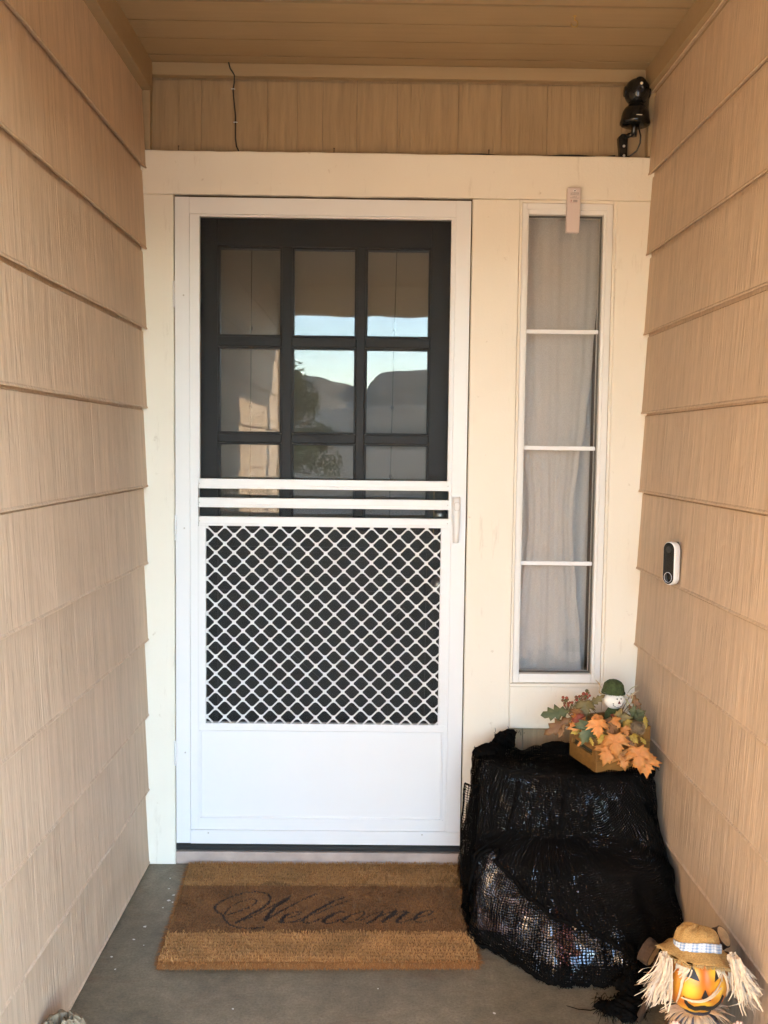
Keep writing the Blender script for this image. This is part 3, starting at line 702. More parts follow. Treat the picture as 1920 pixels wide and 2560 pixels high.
# video doorbell on a wedge plate
db=thing('doorbell',(1.46,-.42,1.05),'white video doorbell with black face and ringed button on the right wall','doorbell')
TD=Matrix.Translation((1.4405,-.4185,1.049))@Matrix.Rotation(R(-90+29),4,'Z')   # local: -y faces out
def stad(w_,h_,n=14):
    r=w_; o=[]
    for k in range(n+1): t=math.pi*k/n; o.append((r*math.cos(t),h_-r+r*math.sin(t)))
    for k in range(n+1): t=math.pi+math.pi*k/n; o.append((r*math.cos(t),-h_+r+r*math.sin(t)))
    return o
def loft(rings):
    m=MB(); P=[[tuple(TD@Vector((a,d,b))) for a,b in stad(w_,h_)] for w_,h_,d in rings]
    P2=[list(r) for r in zip(*P)]; m.grid(P2,True)
    m.add(P[0],[tuple(range(len(P[0])))]); m.add(P[-1],[tuple(range(len(P[-1])-1,-1,-1))]); return m
loft([(.0212,.0590,.0095),(.0222,.0600,.006),(.0222,.0600,-.006),(.0212,.0590,-.0095),(.0196,.0574,-.0105)]).build('bell_body',M['white'],db)
fc=loft([(.0190,.0568,-.0100),(.0190,.0568,-.0112),(.0184,.0562,-.0115)]).build('face_plate',plain('dark face',(.016,.015,.013),.22,var=.03),db)
m=MB(); m.lathe([(.0125,0),(.0122,.0006),(0,.0008)],28,TD@Matrix.Translation((0,-.0113,-.0385))@RX90); bt=m.build('bell_button',M['gloss_black'],db)
m=MB(); m.lathe([(.0131,0),(.0131,.0009),(.0140,.0009),(.0140,0)],30,TD@Matrix.Translation((0,-.0113,-.0385))@RX90); m.build('button_ring',plain('lit ring plastic',(.75,.74,.80),.3),bt)
m=MB(); m.lathe([(.0095,0),(.009,.0006),(.005,.0002),(0,.0002)],24,TD@Matrix.Translation((0,-.0114,.0375))@RX90); m.build('lens',plain('smoked lens',(.035,.033,.028),.15,var=.03),fc)
# wedge between wall and body
m=MB(); o=stad(.0205,.0585)
A=[tuple(TD@Vector((a,.0094,b))) for a,b in o]; Bk=[(1.4585,p[1],p[2]) for p in A]
P=[list(r) for r in zip(A,Bk)]; m.grid(P,True); m.build('wedge_plate',plain('grey brown wedge',(.16,.12,.10),.6),db)

# ------------------------------------------------------------------ coir doormat
STROKES = [([(.2832,-.2544),(.2659,-.2533),(.2409,-.2732),(.2215,-.3001),(.2112,-.3286),(.2094,-.3543)],.0019),([(.2204,-.3478),(.2434,-.3346),(.2654,-.3126),(.281,-.3036),(.2906,-.2791),(.2929,-.2633),(.2832,-.2544)],.0025),([(.3316,-.4206),(.3009,-.4251),(.277,-.4274),(.2514,-.4178),(.2291,-.4039),(.213,-.3732),(.2039,-.348),(.1873,-.3355),(.1771,-.3184),(.1738,-.2987),(.1821,-.2786),(.2066,-.2443),(.2377,-.2206),(.2687,-.2084),(.2948,-.208),(.3179,-.2193),(.3306,-.2399),(.3297,-.2672)],.0027),([(.3297,-.2672),(.3189,-.303),(.2864,-.3446),(.2656,-.3744),(.2505,-.3974)],.004),([(.2505,-.3974),(.2809,-.3658),(.3105,-.3378),(.3433,-.2938),(.3694,-.2575),(.3909,-.2343)],.0021),([(.3838,-.2504),(.3536,-.2914),(.341,-.3309),(.3299,-.3797)],.0054),([(.3299,-.3797),(.3588,-.3413),(.4056,-.2794),(.4635,-.2191)],.0027),([(.3942,-.3641),(.416,-.3532),(.4291,-.3359),(.4264,-.3274),(.4098,-.3298),(.3904,-.3451)],.0021),([(.3904,-.3451),(.3797,-.3643),(.375,-.3893)],.0059),([(.375,-.3893),(.3928,-.3932),(.4145,-.3846),(.4297,-.3698)],.0021),([(.4348,-.3822),(.4527,-.3441),(.4838,-.3069),(.5178,-.265)],.0042),([(.5178,-.265),(.549,-.2385)],.0023),([(.5595,-.2634),(.5334,-.2818),(.4949,-.3176),(.4694,-.346)],.0023),([(.4147,-.3867),(.4348,-.3822),(.4441,-.3965),(.464,-.39),(.4952,-.3604)],.0023),([(.5539,-.3318),(.5452,-.3233),(.5249,-.3387)],.0027),([(.5249,-.3387),(.5013,-.3645),(.4952,-.3854)],.0056),([(.4952,-.3854),(.5029,-.3956),(.5192,-.3954),(.5429,-.3743)],.0023),([(.6082,-.3266),(.5874,-.3334),(.561,-.3594)],.0027),([(.561,-.3594),(.5493,-.3784)],.0056),([(.5493,-.3784),(.5538,-.3928),(.5783,-.3883),(.6004,-.3608),(.6125,-.3373),(.6082,-.3266)],.0023),([(.6007,-.3797),(.6169,-.3585),(.6459,-.3325),(.6648,-.3214)],.0019),([(.6648,-.3279),(.6439,-.3665),(.6213,-.3917)],.0036),([(.6418,-.3707),(.671,-.3364),(.7027,-.3186)],.0019),([(.7027,-.3208),(.6812,-.3554),(.6644,-.3828)],.0056),([(.6706,-.3786),(.7087,-.3315),(.7342,-.3203)],.0019),([(.7361,-.3267),(.7165,-.3527),(.7035,-.3801)],.005),([(.7035,-.3801),(.7135,-.3924),(.743,-.3691)],.0021),([(.7429,-.3712),(.7683,-.3561),(.7961,-.3429),(.812,-.3212),(.8062,-.3126),(.7825,-.3217)],.0023),([(.7825,-.3217),(.7604,-.3478),(.7532,-.371)],.005),([(.7532,-.371),(.7629,-.3854),(.7837,-.381),(.8159,-.3596)],.0019)]
LEAVES = [('m',(1.3024,-.4,.5662),(1.3091,-.415,.4978),'o'),('m',(1.3001,-.385,.5297),(1.2724,-.4,.4736),'o'),('m',(1.329,-.38,.511),(1.338,-.395,.458),'o'),('m',(1.3686,-.4,.5308),(1.3752,-.415,.4567),'o'),('m',(1.3994,-.37,.4967),(1.4014,-.385,.4333),'o'),('m',(1.2642,-.36,.5958),(1.265,-.375,.5422),'o'),('k',(1.2015,-.28,.5959),(1.1229,-.295,.5889),'g'),('k',(1.2058,-.29,.5794),(1.1311,-.305,.5383),'b'),('m',(1.2457,-.31,.5737),(1.1861,-.325,.5568),'o'),('m',(1.2534,-.34,.5767),(1.22,-.355,.5179),'g'),('m',(1.2315,-.31,.5587),(1.1967,-.325,.5421),'y'),('m',(1.2473,-.27,.6251),(1.2483,-.285,.5723),'l'),('k',(1.2611,-.25,.6047),(1.3014,-.265,.6378),'l'),('m',(1.2358,-.3,.5885),(1.2156,-.315,.5659),'o'),('k',(1.3149,-.3,.5923),(1.3392,-.315,.5835),'r'),('m',(1.296,-.33,.5889),(1.3052,-.345,.5464),'b'),('m',(1.308,-.34,.589),(1.3366,-.355,.5673),'o'),('m',(1.3353,-.37,.5776),(1.3464,-.385,.5519),'o'),('m',(1.3561,-.38,.5577),(1.3726,-.395,.5365),'y'),('k',(1.4017,-.35,.6045),(1.4012,-.365,.5739),'y'),('k',(1.3848,-.37,.549),(1.3954,-.385,.5335),'y'),('m',(1.3763,-.29,.59),(1.4173,-.305,.6051),'g'),('m',(1.3917,-.3,.5751),(1.4116,-.315,.6034),'g'),('k',(1.244,-.36,.5446),(1.2498,-.375,.5246),'y'),('k',(1.3912,-.24,.6397),(1.4139,-.255,.5955),'b'),('k',(1.3807,-.26,.6117),(1.3864,-.275,.5858),'b'),('m',(1.3273,-.31,.5834),(1.3742,-.325,.5911),'l'),('k',(1.2222,-.35,.5295),(1.2097,-.365,.5195),'o'),('k',(1.1836,-.3,.5642),(1.1655,-.315,.5284),'b'),('m',(1.222,-.28,.6036),(1.2138,-.295,.5719),'b'),('m',(1.2778,-.32,.5976),(1.2692,-.335,.5724),'o'),('m',(1.284,-.36,.5537),(1.264,-.375,.5291),'y'),('m',(1.3146,-.35,.5773),(1.2945,-.365,.5466),'b'),('m',(1.2103,-.31,.5882),(1.2369,-.325,.5632),'r'),('m',(1.3513,-.33,.5835),(1.3624,-.345,.5646),'y'),('k',(1.339,-.38,.5575),(1.3616,-.395,.5248),'b'),('m',(1.3623,-.37,.5372),(1.3533,-.385,.5128),'o')]
BERRIES = [((1.1834,-.27,.6335),.0044),((1.1938,-.27,.6321),.0047),((1.1821,-.27,.6245),.0041),((1.191,-.27,.624),.005),((1.1968,-.27,.6276),.0038),((1.1883,-.27,.6155),.0041),((1.1986,-.27,.6156),.0038),((1.2036,-.27,.6187),.0035),((1.2104,-.27,.6187),.0041),((1.2003,-.27,.6096),.0035),((1.2091,-.27,.6112),.0038),((1.1884,-.27,.6095),.0035),((1.2524,-.27,.6537),.0053),((1.2432,-.27,.6446),.0053),((1.2527,-.27,.6447),.0044),((1.2611,-.27,.6397),.0038),((1.2484,-.27,.6377),.005),((1.2553,-.27,.6342),.0038),((1.2381,-.27,.6364),.0044),((1.2218,-.27,.6345),.005),((1.2307,-.27,.637),.0041),((1.2235,-.27,.6264),.0044),((1.2323,-.27,.6295),.0041),((1.2471,-.27,.6296),.0041),((1.2383,-.27,.628),.0038),((1.257,-.27,.6477),.0038)]
RAFFIA = [[(1.3765,-.25,.6422),(1.3879,-.25,.6589),(1.4071,-.25,.6661)],[(1.3784,-.25,.6301),(1.3914,-.25,.6423),(1.4135,-.25,.6522)],[(1.3725,-.25,.6255),(1.3835,-.25,.6089),(1.3882,-.25,.5999)],[(1.3736,-.25,.6391),(1.3843,-.25,.6301),(1.4032,-.25,.6485)],[(1.3865,-.25,.609),(1.392,-.25,.6242),(1.393,-.25,.6393)],[(1.3005,-.25,.6384),(1.2913,-.25,.6474),(1.2983,-.25,.6641),(1.2814,-.25,.682)],[(1.3038,-.25,.6293),(1.2903,-.25,.6292),(1.2698,-.25,.6169),(1.267,-.25,.6078)],[(1.3743,-.25,.6149),(1.3779,-.25,.5968),(1.3769,-.25,.5785)],[(1.3778,-.25,.5998),(1.3929,-.25,.5954),(1.4107,-.25,.5971)]]
dm=thing('doormat',(.48,-.31,0),'brown and straw striped coir doormat with Welcome in black script','doormat')
Q=[(.047,-.012),(.9164,-.004),(.914,-.596),(.0774,-.610)]
def mxy(u,v):
    a=Vector(Q[0]).lerp(Vector(Q[1]),u); b=Vector(Q[3]).lerp(Vector(Q[2]),u); p=a.lerp(b,v)
    return p.x,p.y
seg=[]
for pts,hw in STROKES:
    P=[Vector(p) for p in pts]
    # smooth the pen path
    for _ in range(2):
        N_=[P[0]]
        for a,b in zip(P[:-1],P[1:]): N_+=[a*.75+b*.25,a*.25+b*.75]
        N_.append(P[-1]); P=N_
    for a,b in zip(P[:-1],P[1:]): seg.append((a.x,a.y,b.x,b.y,hw))
SEG=np.array(seg)
def ink(xs,ys):
    xs=np.asarray(xs); ys=np.asarray(ys); best=np.full(xs.shape,1e3)
    for ax,ay,bx_,by,hw in SEG:
        dx,dy=bx_-ax,by-ay; L=dx*dx+dy*dy+1e-12
        t=np.clip(((xs-ax)*dx+(ys-ay)*dy)/L,0,1); d=np.hypot(xs-ax-t*dx,(ys-ay-t*dy)*1.0)/hw; best=np.minimum(best,d)
    return best
LIGHT=np.array((.66,.345,.122)); BROWN=np.array((.315,.145,.048)); INK=np.array((.040,.024,.018)); EDGE=np.array((.44,.185,.05))
def pile(u,v,x,y,inkd,jit):
    n=mnoise.noise(Vector((x*28,y*28,0)))*.012
    vv=v+n
    if vv<.262:
        c=LIGHT*.80*(1-.35*max(0,mnoise.noise(Vector((x*9,y*14,3)))))
        if mnoise.noise(Vector((x*7,y*9,8)))>.32: c=c*.6
    elif vv<.735: c=BROWN*(.9+.25*mnoise.noise(Vector((x*12,y*12,5))))
    else: c=LIGHT*(.88+.3*mnoise.noise(Vector((x*10,y*16,2))))
    if v>.985: c=EDGE
    if inkd<1.08+.2*jit: c=INK
    return c*(.86+.28*abs(jit))
GU,GV=216,150; us=np.linspace(0,1,GU); vs_=np.linspace(0,1,GV)
X=np.zeros((GU,GV)); Y=np.zeros((GU,GV))
for i,u in enumerate(us):
    for j,v in enumerate(vs_): X[i,j],Y[i,j]=mxy(u,v)
I=ink(X,Y); P=[];C_=[]
for i,u in enumerate(us):
    row=[];cr=[]
    for j,v in enumerate(vs_):
        e=min(u,1-u,v,1-v); z=.0105+.0025*mnoise.noise(Vector((X[i,j]*90,Y[i,j]*90,0)))-(.003 if e<.004 else 0)
        row.append((X[i,j],Y[i,j],z)); cr.append(tuple(pile(u,v,X[i,j],Y[i,j],I[i,j],rnd.uniform(-.6,.6))*.72))
    P.append(row);C_.append(cr)
m=MB(); m.grid(P,attr=C_)
b=[P[i][0] for i in range(GU)]+[P[-1][j] for j in range(1,GV)]+[P[i][-1] for i in range(GU-2,-1,-1)]+[P[0][j] for j in range(GV-2,0,-1)]
n=len(b); m.add(b+[(x,y,.001) for x,y,z in b],[(i,(i+1)%n,(i+1)%n+n,i+n) for i in range(n)],attr=tuple(BROWN*.6))
coir=tinted('coir',.95,bump=.5,bscale=500,bdist=.002,var=.3,scale=300)
m.build('mat_backing',coir,dm)
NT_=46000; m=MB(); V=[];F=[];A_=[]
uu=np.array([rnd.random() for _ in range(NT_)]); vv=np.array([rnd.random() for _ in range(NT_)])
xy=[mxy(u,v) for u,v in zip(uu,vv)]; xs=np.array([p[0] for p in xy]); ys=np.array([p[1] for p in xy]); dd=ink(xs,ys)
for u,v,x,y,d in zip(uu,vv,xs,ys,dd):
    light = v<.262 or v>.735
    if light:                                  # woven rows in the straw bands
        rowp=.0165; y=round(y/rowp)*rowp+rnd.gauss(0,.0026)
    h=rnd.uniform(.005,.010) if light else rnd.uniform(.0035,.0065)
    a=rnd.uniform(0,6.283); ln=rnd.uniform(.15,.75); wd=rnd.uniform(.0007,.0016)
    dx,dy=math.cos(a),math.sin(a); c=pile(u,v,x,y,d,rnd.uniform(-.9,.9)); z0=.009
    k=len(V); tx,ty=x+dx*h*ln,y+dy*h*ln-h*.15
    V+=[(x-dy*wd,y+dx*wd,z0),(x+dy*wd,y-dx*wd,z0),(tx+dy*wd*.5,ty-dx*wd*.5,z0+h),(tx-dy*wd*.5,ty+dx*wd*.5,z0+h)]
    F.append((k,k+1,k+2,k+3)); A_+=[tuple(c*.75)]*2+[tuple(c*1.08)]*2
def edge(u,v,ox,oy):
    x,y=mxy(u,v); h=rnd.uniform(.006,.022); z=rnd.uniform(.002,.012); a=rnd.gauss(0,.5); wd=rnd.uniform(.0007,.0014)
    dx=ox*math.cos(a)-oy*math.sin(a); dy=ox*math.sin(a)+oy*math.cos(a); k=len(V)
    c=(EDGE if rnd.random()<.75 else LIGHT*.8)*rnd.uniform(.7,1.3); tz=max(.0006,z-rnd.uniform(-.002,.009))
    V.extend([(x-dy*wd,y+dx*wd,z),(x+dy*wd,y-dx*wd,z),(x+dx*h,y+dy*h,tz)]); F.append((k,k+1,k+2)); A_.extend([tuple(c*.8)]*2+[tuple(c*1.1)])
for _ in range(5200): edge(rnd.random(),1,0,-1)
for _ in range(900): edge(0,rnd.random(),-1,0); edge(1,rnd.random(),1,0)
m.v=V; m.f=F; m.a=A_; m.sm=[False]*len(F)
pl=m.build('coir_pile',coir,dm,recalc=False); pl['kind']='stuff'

# ------------------------------------------------------------------ plastic-wrapped bundle under black gauze
BC=Vector((1.18,-.30))
LV=[(.45,[(.945,-.055),(.945,-.33),(1.15,-.365),(1.30,-.372),(1.425,-.36),(1.428,-.055)]),
    (.275,[(.942,-.055),(.944,-.345),(1.14,-.395),(1.30,-.415),(1.440,-.42),(1.440,-.055)]),
    (.225,[(.934,-.055),(.932,-.425),(1.10,-.535),(1.30,-.54),(1.446,-.505),(1.446,-.055)]),
    (.12,[(.917,-.055),(.916,-.445),(1.09,-.635),(1.28,-.635),(1.452,-.56),(1.452,-.055)]),
    (.0,[(.906,-.055),(.908,-.465),(1.095,-.695),(1.28,-.69),(1.455,-.60),(1.455,-.055)])]
def ray_r(poly,th):
    d=Vector((math.cos(th),math.sin(th))); best=9
    for i in range(len(poly)):
        a=Vector(poly[i])-BC; b=Vector(poly[(i+1)%len(poly)])-BC; e=b-a
        den=d.x*(-e.y)+d.y*e.x
        if abs(den)<1e-9: continue
        t=(a.x*(-e.y)+a.y*e.x)/den; s_=(d.x*a.y-d.y*a.x)/den
        if t>0 and -1e-6<=s_<=1+1e-6: best=min(best,t)
    return best
NTH=720
TAB=[]
for z,p in LV:
    raw=np.array([ray_r(p,2*math.pi*i/NTH) for i in range(NTH)]); k=6
    sm_=sum(np.roll(raw,j) for j in range(-k,k+1))/(2*k+1); TAB.append((z,sm_))
def foot(th,z):
    i=(th/(2*math.pi)*NTH)%NTH; a=int(i); f=i-a
    g=lambda t: t[a]*(1-f)+t[(a+1)%NTH]*f
    for (z1,t1),(z0,t0) in zip(TAB[:-1],TAB[1:]):
        if z>=z0: u=min(1,(z-z0)/(z1-z0)); u=u*u*(3-2*u)*.5+u*.5; return g(t0)*(1-u)+g(t1)*u
    return g(TAB[-1][1])
def ztop(x,y,lump=1):
    z=.400+.034*max(0,min(1,(-y-.06)/.26))+.03*max(0,min(1,(1.12-x)/.2))*max(0,min(1,(-y-.06)/.2))
    for cx,cy_,h,r in ((1.035,-.125,.055,.034),(1.005,-.19,.030,.05),(1.20,-.13,.033,.055),(1.13,-.12,.020,.03),(1.26,-.15,.03,.03),(1.405,-.30,.022,.035),(1.42,-.2,.02,.04)):
        d=((x-cx)**2+(y-cy_)**2)/(r*r); z+=lump*h*math.exp(-d)
    return z
def wn3(*a): return mnoise.noise(Vector(a))
def drape(off, hem, top=True, nth=300, nt=34, ns=78, fold=1.0, seed=0, lump=1.0, th0=0, th1=360):
    P=[];UV=[]
    full=(th1-th0)>=359.9
    for i in range(nth+(0 if full else 1)):
        th=R(th0+(th1-th0)*i/nth); c,s_=math.cos(th),math.sin(th); row=[]; uvr=[]
        ft=foot(th,.45)+off
        if top:
            for j in range(nt):
                t=(j/(nt-1)); r=ft*t*.985; x,y=BC.x+c*r,BC.y+s_*r
                z=ztop(x,y,lump)+off-.013*t**12+.006*fold*wn3(x*19,y*19,seed)+.003*fold*wn3(x*50,y*50,seed+3)
                row.append((x,y,z))
        zt=ztop(BC.x+c*ft*.985,BC.y+s_*ft*.985,lump)+off-.013
        zh=hem(math.degrees(th))
        for j in range(1,ns+1):
            q=j/ns; z=zt+(zh-zt)*q
            sag=(zt-z)/max(.1,zt)
            f=fold*(.006*wn3(math.cos(th)*7+seed,math.sin(th)*7,z*2.5)+.0045*sag*math.sin(th*23+4*wn3(th*2,z*3,seed))+.004*wn3(th*9,z*22,seed+1)+.0025*wn3(th*25,z*60,seed+2))
            # soft sag creases running across the front
            f+=fold*.005*math.sin(38*z+5*wn3(th*1.5,seed,1)+2.5*th)*max(0,math.sin(R(max(0,min(180,(math.degrees(th)-190)*1.3)))))
            r=foot(th,max(0,z))+off+f+.010*(1-math.cos(min(1,q*6)*math.pi/2))*0
            if j<4: r-=.006*(4-j)/4
            x=BC.x+c*r
            x=min(x,1.4585+off*.1)
            row.append((x,BC.y+s_*r,z))
        P.append(row)
    # distances along the cloth give the weave coordinates
    ring=[Vector(r_[(nt if top else 0)+ns//2]) for r_ in P]; arc=[0.0]
    for a_,b_ in zip(ring[:-1],ring[1:]): arc.append(arc[-1]+(a_-b_).length)
    for i,row in enumerate(P):
        d=0; uvr=[]
        for j,p in enumerate(row):
            if j: d+=(Vector(p)-Vector(row[j-1])).length
            if top and j<nt: uvr.append((p[0]+.3*0,p[1]))
            else: uvr.append((arc[i],d))
        UV.append(uvr)
    return P,UV,full
bd_=thing('wrapped_bundle',(1.17,-.3,0),'shiny black plastic wrapped bundle showing through the gauze by the right wall','bundle')
def crinkle_mat():
    n=NT('crinkled black plastic'); a=n.noise(9,5,.6,dist=1.2); b=n.noise(28,4,.6,dist=.8); v=n.node('ShaderNodeTexVoronoi',{'feature':'F1'},Vector=n.obj(),Scale=14.0).outputs['Distance']
    n.bump(n.math('ADD',n.math('MULTIPLY',a,1.0),n.math('ADD',n.math('MULTIPLY',b,.40),n.math('MULTIPLY',v,.8))),1.0,.05)
    at=n.attr().outputs['Color']
    return n.fin(n.mix(1.0,at,n.ramp(n.noise(20,3),[(.3,.6),(.7,1.2)]),'MULTIPLY'),.16,Coat_Weight=1.0,Coat_Roughness=.08,Coat_IOR=1.8,IOR=1.8,Metallic=.75)
P,UV,full=drape(-.020,lambda a:.002,True,200,24,60,1.6,seed=20,lump=.3)
At=[]
for row in P:
    ar=[]
    for x,y,z in row:
        c=(.20,.19,.20)
        if y<-.3 and abs(x-1.135-.02*wn3(x*20,z*30,3))<.024 and z<.16: c=(.16,.055,.06)
        elif y<-.3 and wn3(x*8,z*26,9)>.33: c=(.30,.22,.22)
        ar.append(c)
    At.append(ar)
m=MB(); m.grid(P,full,attr=At); o=m.build('plastic_wrap',crinkle_mat(),bd_)
def gauze_mat(name, fill, cell=.0055, rot=0):
    n=NT(name); uv=n.node('ShaderNodeUVMap',{'uv_map':'UVMap'}).outputs[0]
    if rot: uv=n.node('ShaderNodeMapping',None,Vector=uv,Rotation=(0,0,R(rot))).outputs[0]
    wz=n.node('ShaderNodeTexNoise',None,Vector=uv,Scale=22.0,Detail=3.0).outputs['Color']
    wv=n.node('ShaderNodeVectorMath',{'operation':'SCALE'},i0=wz,Scale=.009).outputs[0]
    v=n.node('ShaderNodeVectorMath',{'operation':'ADD'},i0=uv,i1=wv).outputs[0]
    sp=n.node('ShaderNodeSeparateXYZ',None,Vector=v)
    loose=n.ramp(n.node('ShaderNodeTexNoise',None,Vector=uv,Scale=14.0,Detail=2.0).outputs['Fac'],[(.35,.09),(.7,-.06)])
    th=n.math('SUBTRACT',fill,loose) if False else n.math('ADD',n.math('MULTIPLY',loose,1.0),fill)
    def thr(c):
        f=n.math('FRACT',n.math('DIVIDE',c,cell)); return n.math('LESS_THAN',f,th)
    al=n.math('MAXIMUM',thr(sp.outputs[0]),thr(sp.outputs[1]))
    df=n.node('ShaderNodeBsdfDiffuse',None,Color=(.006,.0055,.005)); tr=n.node('ShaderNodeBsdfTransparent')
    mx=n.node('ShaderNodeMixShader'); n.set(mx.inputs[0],al); n.set(mx.inputs[1],tr.outputs[0]); n.set(mx.inputs[2],df.outputs[0])
    n.t.links.new(mx.outputs[0],n.out.inputs[0]); return n.m
G1=gauze_mat('single black gauze',.25,.0066); G2=gauze_mat('doubled black gauze',.36,.0066,9)
gz=thing('gauze_cloth',(1.17,-.3,0),'ragged black gauze cloth draped in layers over the shiny bundle','cloth')
def hem1(a): return .003+.006*(1+wn3(a*.2,1,1))+(.012*max(0,wn3(a*.5,2,2)))
def build_drape(P,UV,full,name,mat):
    m=MB(); m.grid(P,full); return m.build(name,mat,gz,uv=[c for r in UV for c in r])
P1,U1,f1=drape(.0,hem1,True,300,34,84,1.2,seed=1)
build_drape(P1,U1,f1,'under_layer',G1)
def tabl(t,a):
    for (x0,y0),(x1,y1) in zip(t[:-1],t[1:]):
        if x0<=a<=x1: return y0+(y1-y0)*(a-x0)/(x1-x0)
    return t[-1][1]
def hem2(a):
    b=tabl([(0,.004),(20,.004),(60,.1),(150,.12),(186,.05),(196,.03),(203,.16),(207,.245),(214,.238),(226,.205),(240,.172),(255,.150),(270,.125),(282,.095),(292,.055),(300,.02),(308,.004),(360,.004)],a%360)
    return max(.003,b+.008*wn3(a*.09,4,4)+.004*wn3(a*.6,4,4))
P2,U2,f2=drape(.008,hem2,True,300,34,70,1.3,seed=6)
build_drape(P2,U2,f2,'top_layer',G2)
# doubled hem band round the bottom
def band_top(a): return .05+.018*wn3(a*.05,7,7)
P=[];U=[]
for i in range(240):
    th=R(168+ (352-168)*i/239); row=[];ur=[]
    for j in range(12):
        q=j/11; zh=hem1(math.degrees(th))-.001; zz_=band_top(math.degrees(th))*(1-q)+zh*q
        r=foot(th,max(0,zz_))+.006+.006*wn3(th*12,zz_*30,2)+.004*q
        row.append((min(1.4585,BC.x+math.cos(th)*r),BC.y+math.sin(th)*r,max(.002,zz_))); ur.append((th*.4+.0023,zz_+.0031))
    P.append(row);U.append(ur)
build_drape(P,U,False,'hem_band',G2)
# rolled ragged edges and loose threads
_b=NT('black thread'); _d=_b.node('ShaderNodeBsdfDiffuse',None,Color=(.006,.0055,.005)); _b.t.links.new(_d.outputs[0],_b.out.inputs[0]); bk=_b.m
m=MB()
def roll(Pl,r0,seed):
    pts=[]; rs=[]
    for i,p in enumerate(Pl):
        pts.append((p[0]+.003*wn3(i*.5,seed,0),p[1]+.003*wn3(i*.5,seed,5)-.002,max(r0*.7,p[2]+.004*wn3(i*.35,seed,9)))); rs.append(r0*(.75+.6*abs(wn3(i*.7,seed,3))))
    m.tube(pts,rs,7)
idx=[i for i in range(300)]
h2=[P2[i][-1] for i in range(300) if 200<360*i/300<300]; roll(h2,.0062,1)
h1=[P1[i][-1] for i in range(300) if 165<360*i/300<350]; roll(h1,.0065,2)
vl=[P2[int(205/360*300)][j] for j in range(40,104)]; roll([(x-.004,y,z) for x,y,z in vl],.0055,3)
for i in range(420):
    src=rnd.choice([h1,h1,h2]); p=Vector(rnd.choice(src)); d=Vector((rnd.gauss(0,.5),-abs(rnd.gauss(.4,.4)),rnd.gauss(-.5,.5))).normalized(); L=rnd.uniform(.005,.020)
    q1=p+d*L*.5+Vector((rnd.gauss(0,.003),rnd.gauss(0,.003),0)); q2=p+d*L+Vector((rnd.gauss(0,.004),0,-.004)); q1.z=max(.0012,q1.z); q2.z=max(.0012,q2.z); p.z=max(.002,p.z)
    m.tube([p,q1,q2],[.0008,.0007,.0004],4)
m.build('ragged_edge',bk,gz)
# trailing strip down to the clump on the floor
P=[];U=[]
for i in range(26):
    u=-1+2*i/25; row=[];ur=[]
    for j in range(40):
        q=j/39; wd=.020+.014*wn3(q*4,1,8)
        y=-.655-.135*q**1.1+.012*wn3(u*2,q*5,1); z=.085*(1-q)**1.5+.014+.008*wn3(u*4,q*9,2)+.006*(1-u*u)
        if q<.3: y=min(y,-.60-.10*(q/.3)-.02)
        x=1.292-.030*q+u*wd+.006*wn3(u*3,q*6,4); row.append((x,y-.02*(1-u*u),max(.004,z))); ur.append((x,q*.25))
    P.append(row);U.append(ur)
build_drape(P,U,False,'trailing_strip',G2)
m=MB()
for cx,cy_,cz,r in ((1.255,-.79,.014,.030),(1.225,-.80,.013,.024),(1.205,-.785,.010,.017),(1.245,-.82,.012,.022),(1.27,-.765,.017,.028),(1.272,-.72,.028,.026),(1.188,-.778,.007,.011)):
    bm=bmesh.new(); bmesh.ops.create_icosphere(bm,subdivisions=4,radius=1)
    for v in bm.verts:
        d=1+.35*wn3(v.co.x*2.5+cx*50,v.co.y*2.5,v.co.z*2.5)+.16*wn3(v.co.x*9,v.co.y*9+cx*30,v.co.z*9)
        v.co=Vector((cx+v.co.x*r*d*1.25,cy_+v.co.y*r*d,max(.001,cz+v.co.z*r*.62*d)))
    m.bm(bm,True)
for _ in range(240):
    a=rnd.uniform(0,6.28); p=Vector((rnd.uniform(1.185,1.285),rnd.uniform(-.83,-.75),rnd.uniform(.004,.024))); L=rnd.uniform(.01,.035)
    m.tube([p,p+Vector((math.cos(a)*L*.5,math.sin(a)*L*.5,.003)),Vector((p.x+math.cos(a)*L,p.y+math.sin(a)*L,.0015))],[.0009,.0008,.0005],4)
m.tube([(1.19,-.78,.004),(1.165,-.787,.0015),(1.135,-.782,.0012),(1.11,-.768,.0012)],[.0014,.0012,.001,.0005],5)
m.build('floor_clump',bk,gz)
# thin flap hanging free at the left over the white post
P=[];U=[]
for i in range(22):
    u=i/21; row=[];ur=[]
    for j in range(60):
        q=j/59; z=.395-.262*q; x0=.896-.010*q+.004*wn3(q*6,1,1)-.006*math.sin(q*3.1); x1=.938-.018*q
        x=x0+(x1-x0)*u; y=-.325-.055*q-.02*math.sin(u*3.1)+.005*wn3(u*5,q*8,3); row.append((x,y,z)); ur.append((u*.045,q*.27))
    P.append(row);U.append(ur)
build_drape(P,U,False,'side_flap',G1)
m=MB(); pts=[P[0][j] for j in range(60)]; top_=[P[i][0] for i in range(21,-1,-1)]
m.tube(top_+pts,[.0028*(.7+.6*abs(wn3(k*.6,2,2))) for k in range(len(top_+pts))],6); m.build('flap_edge',bk,gz)
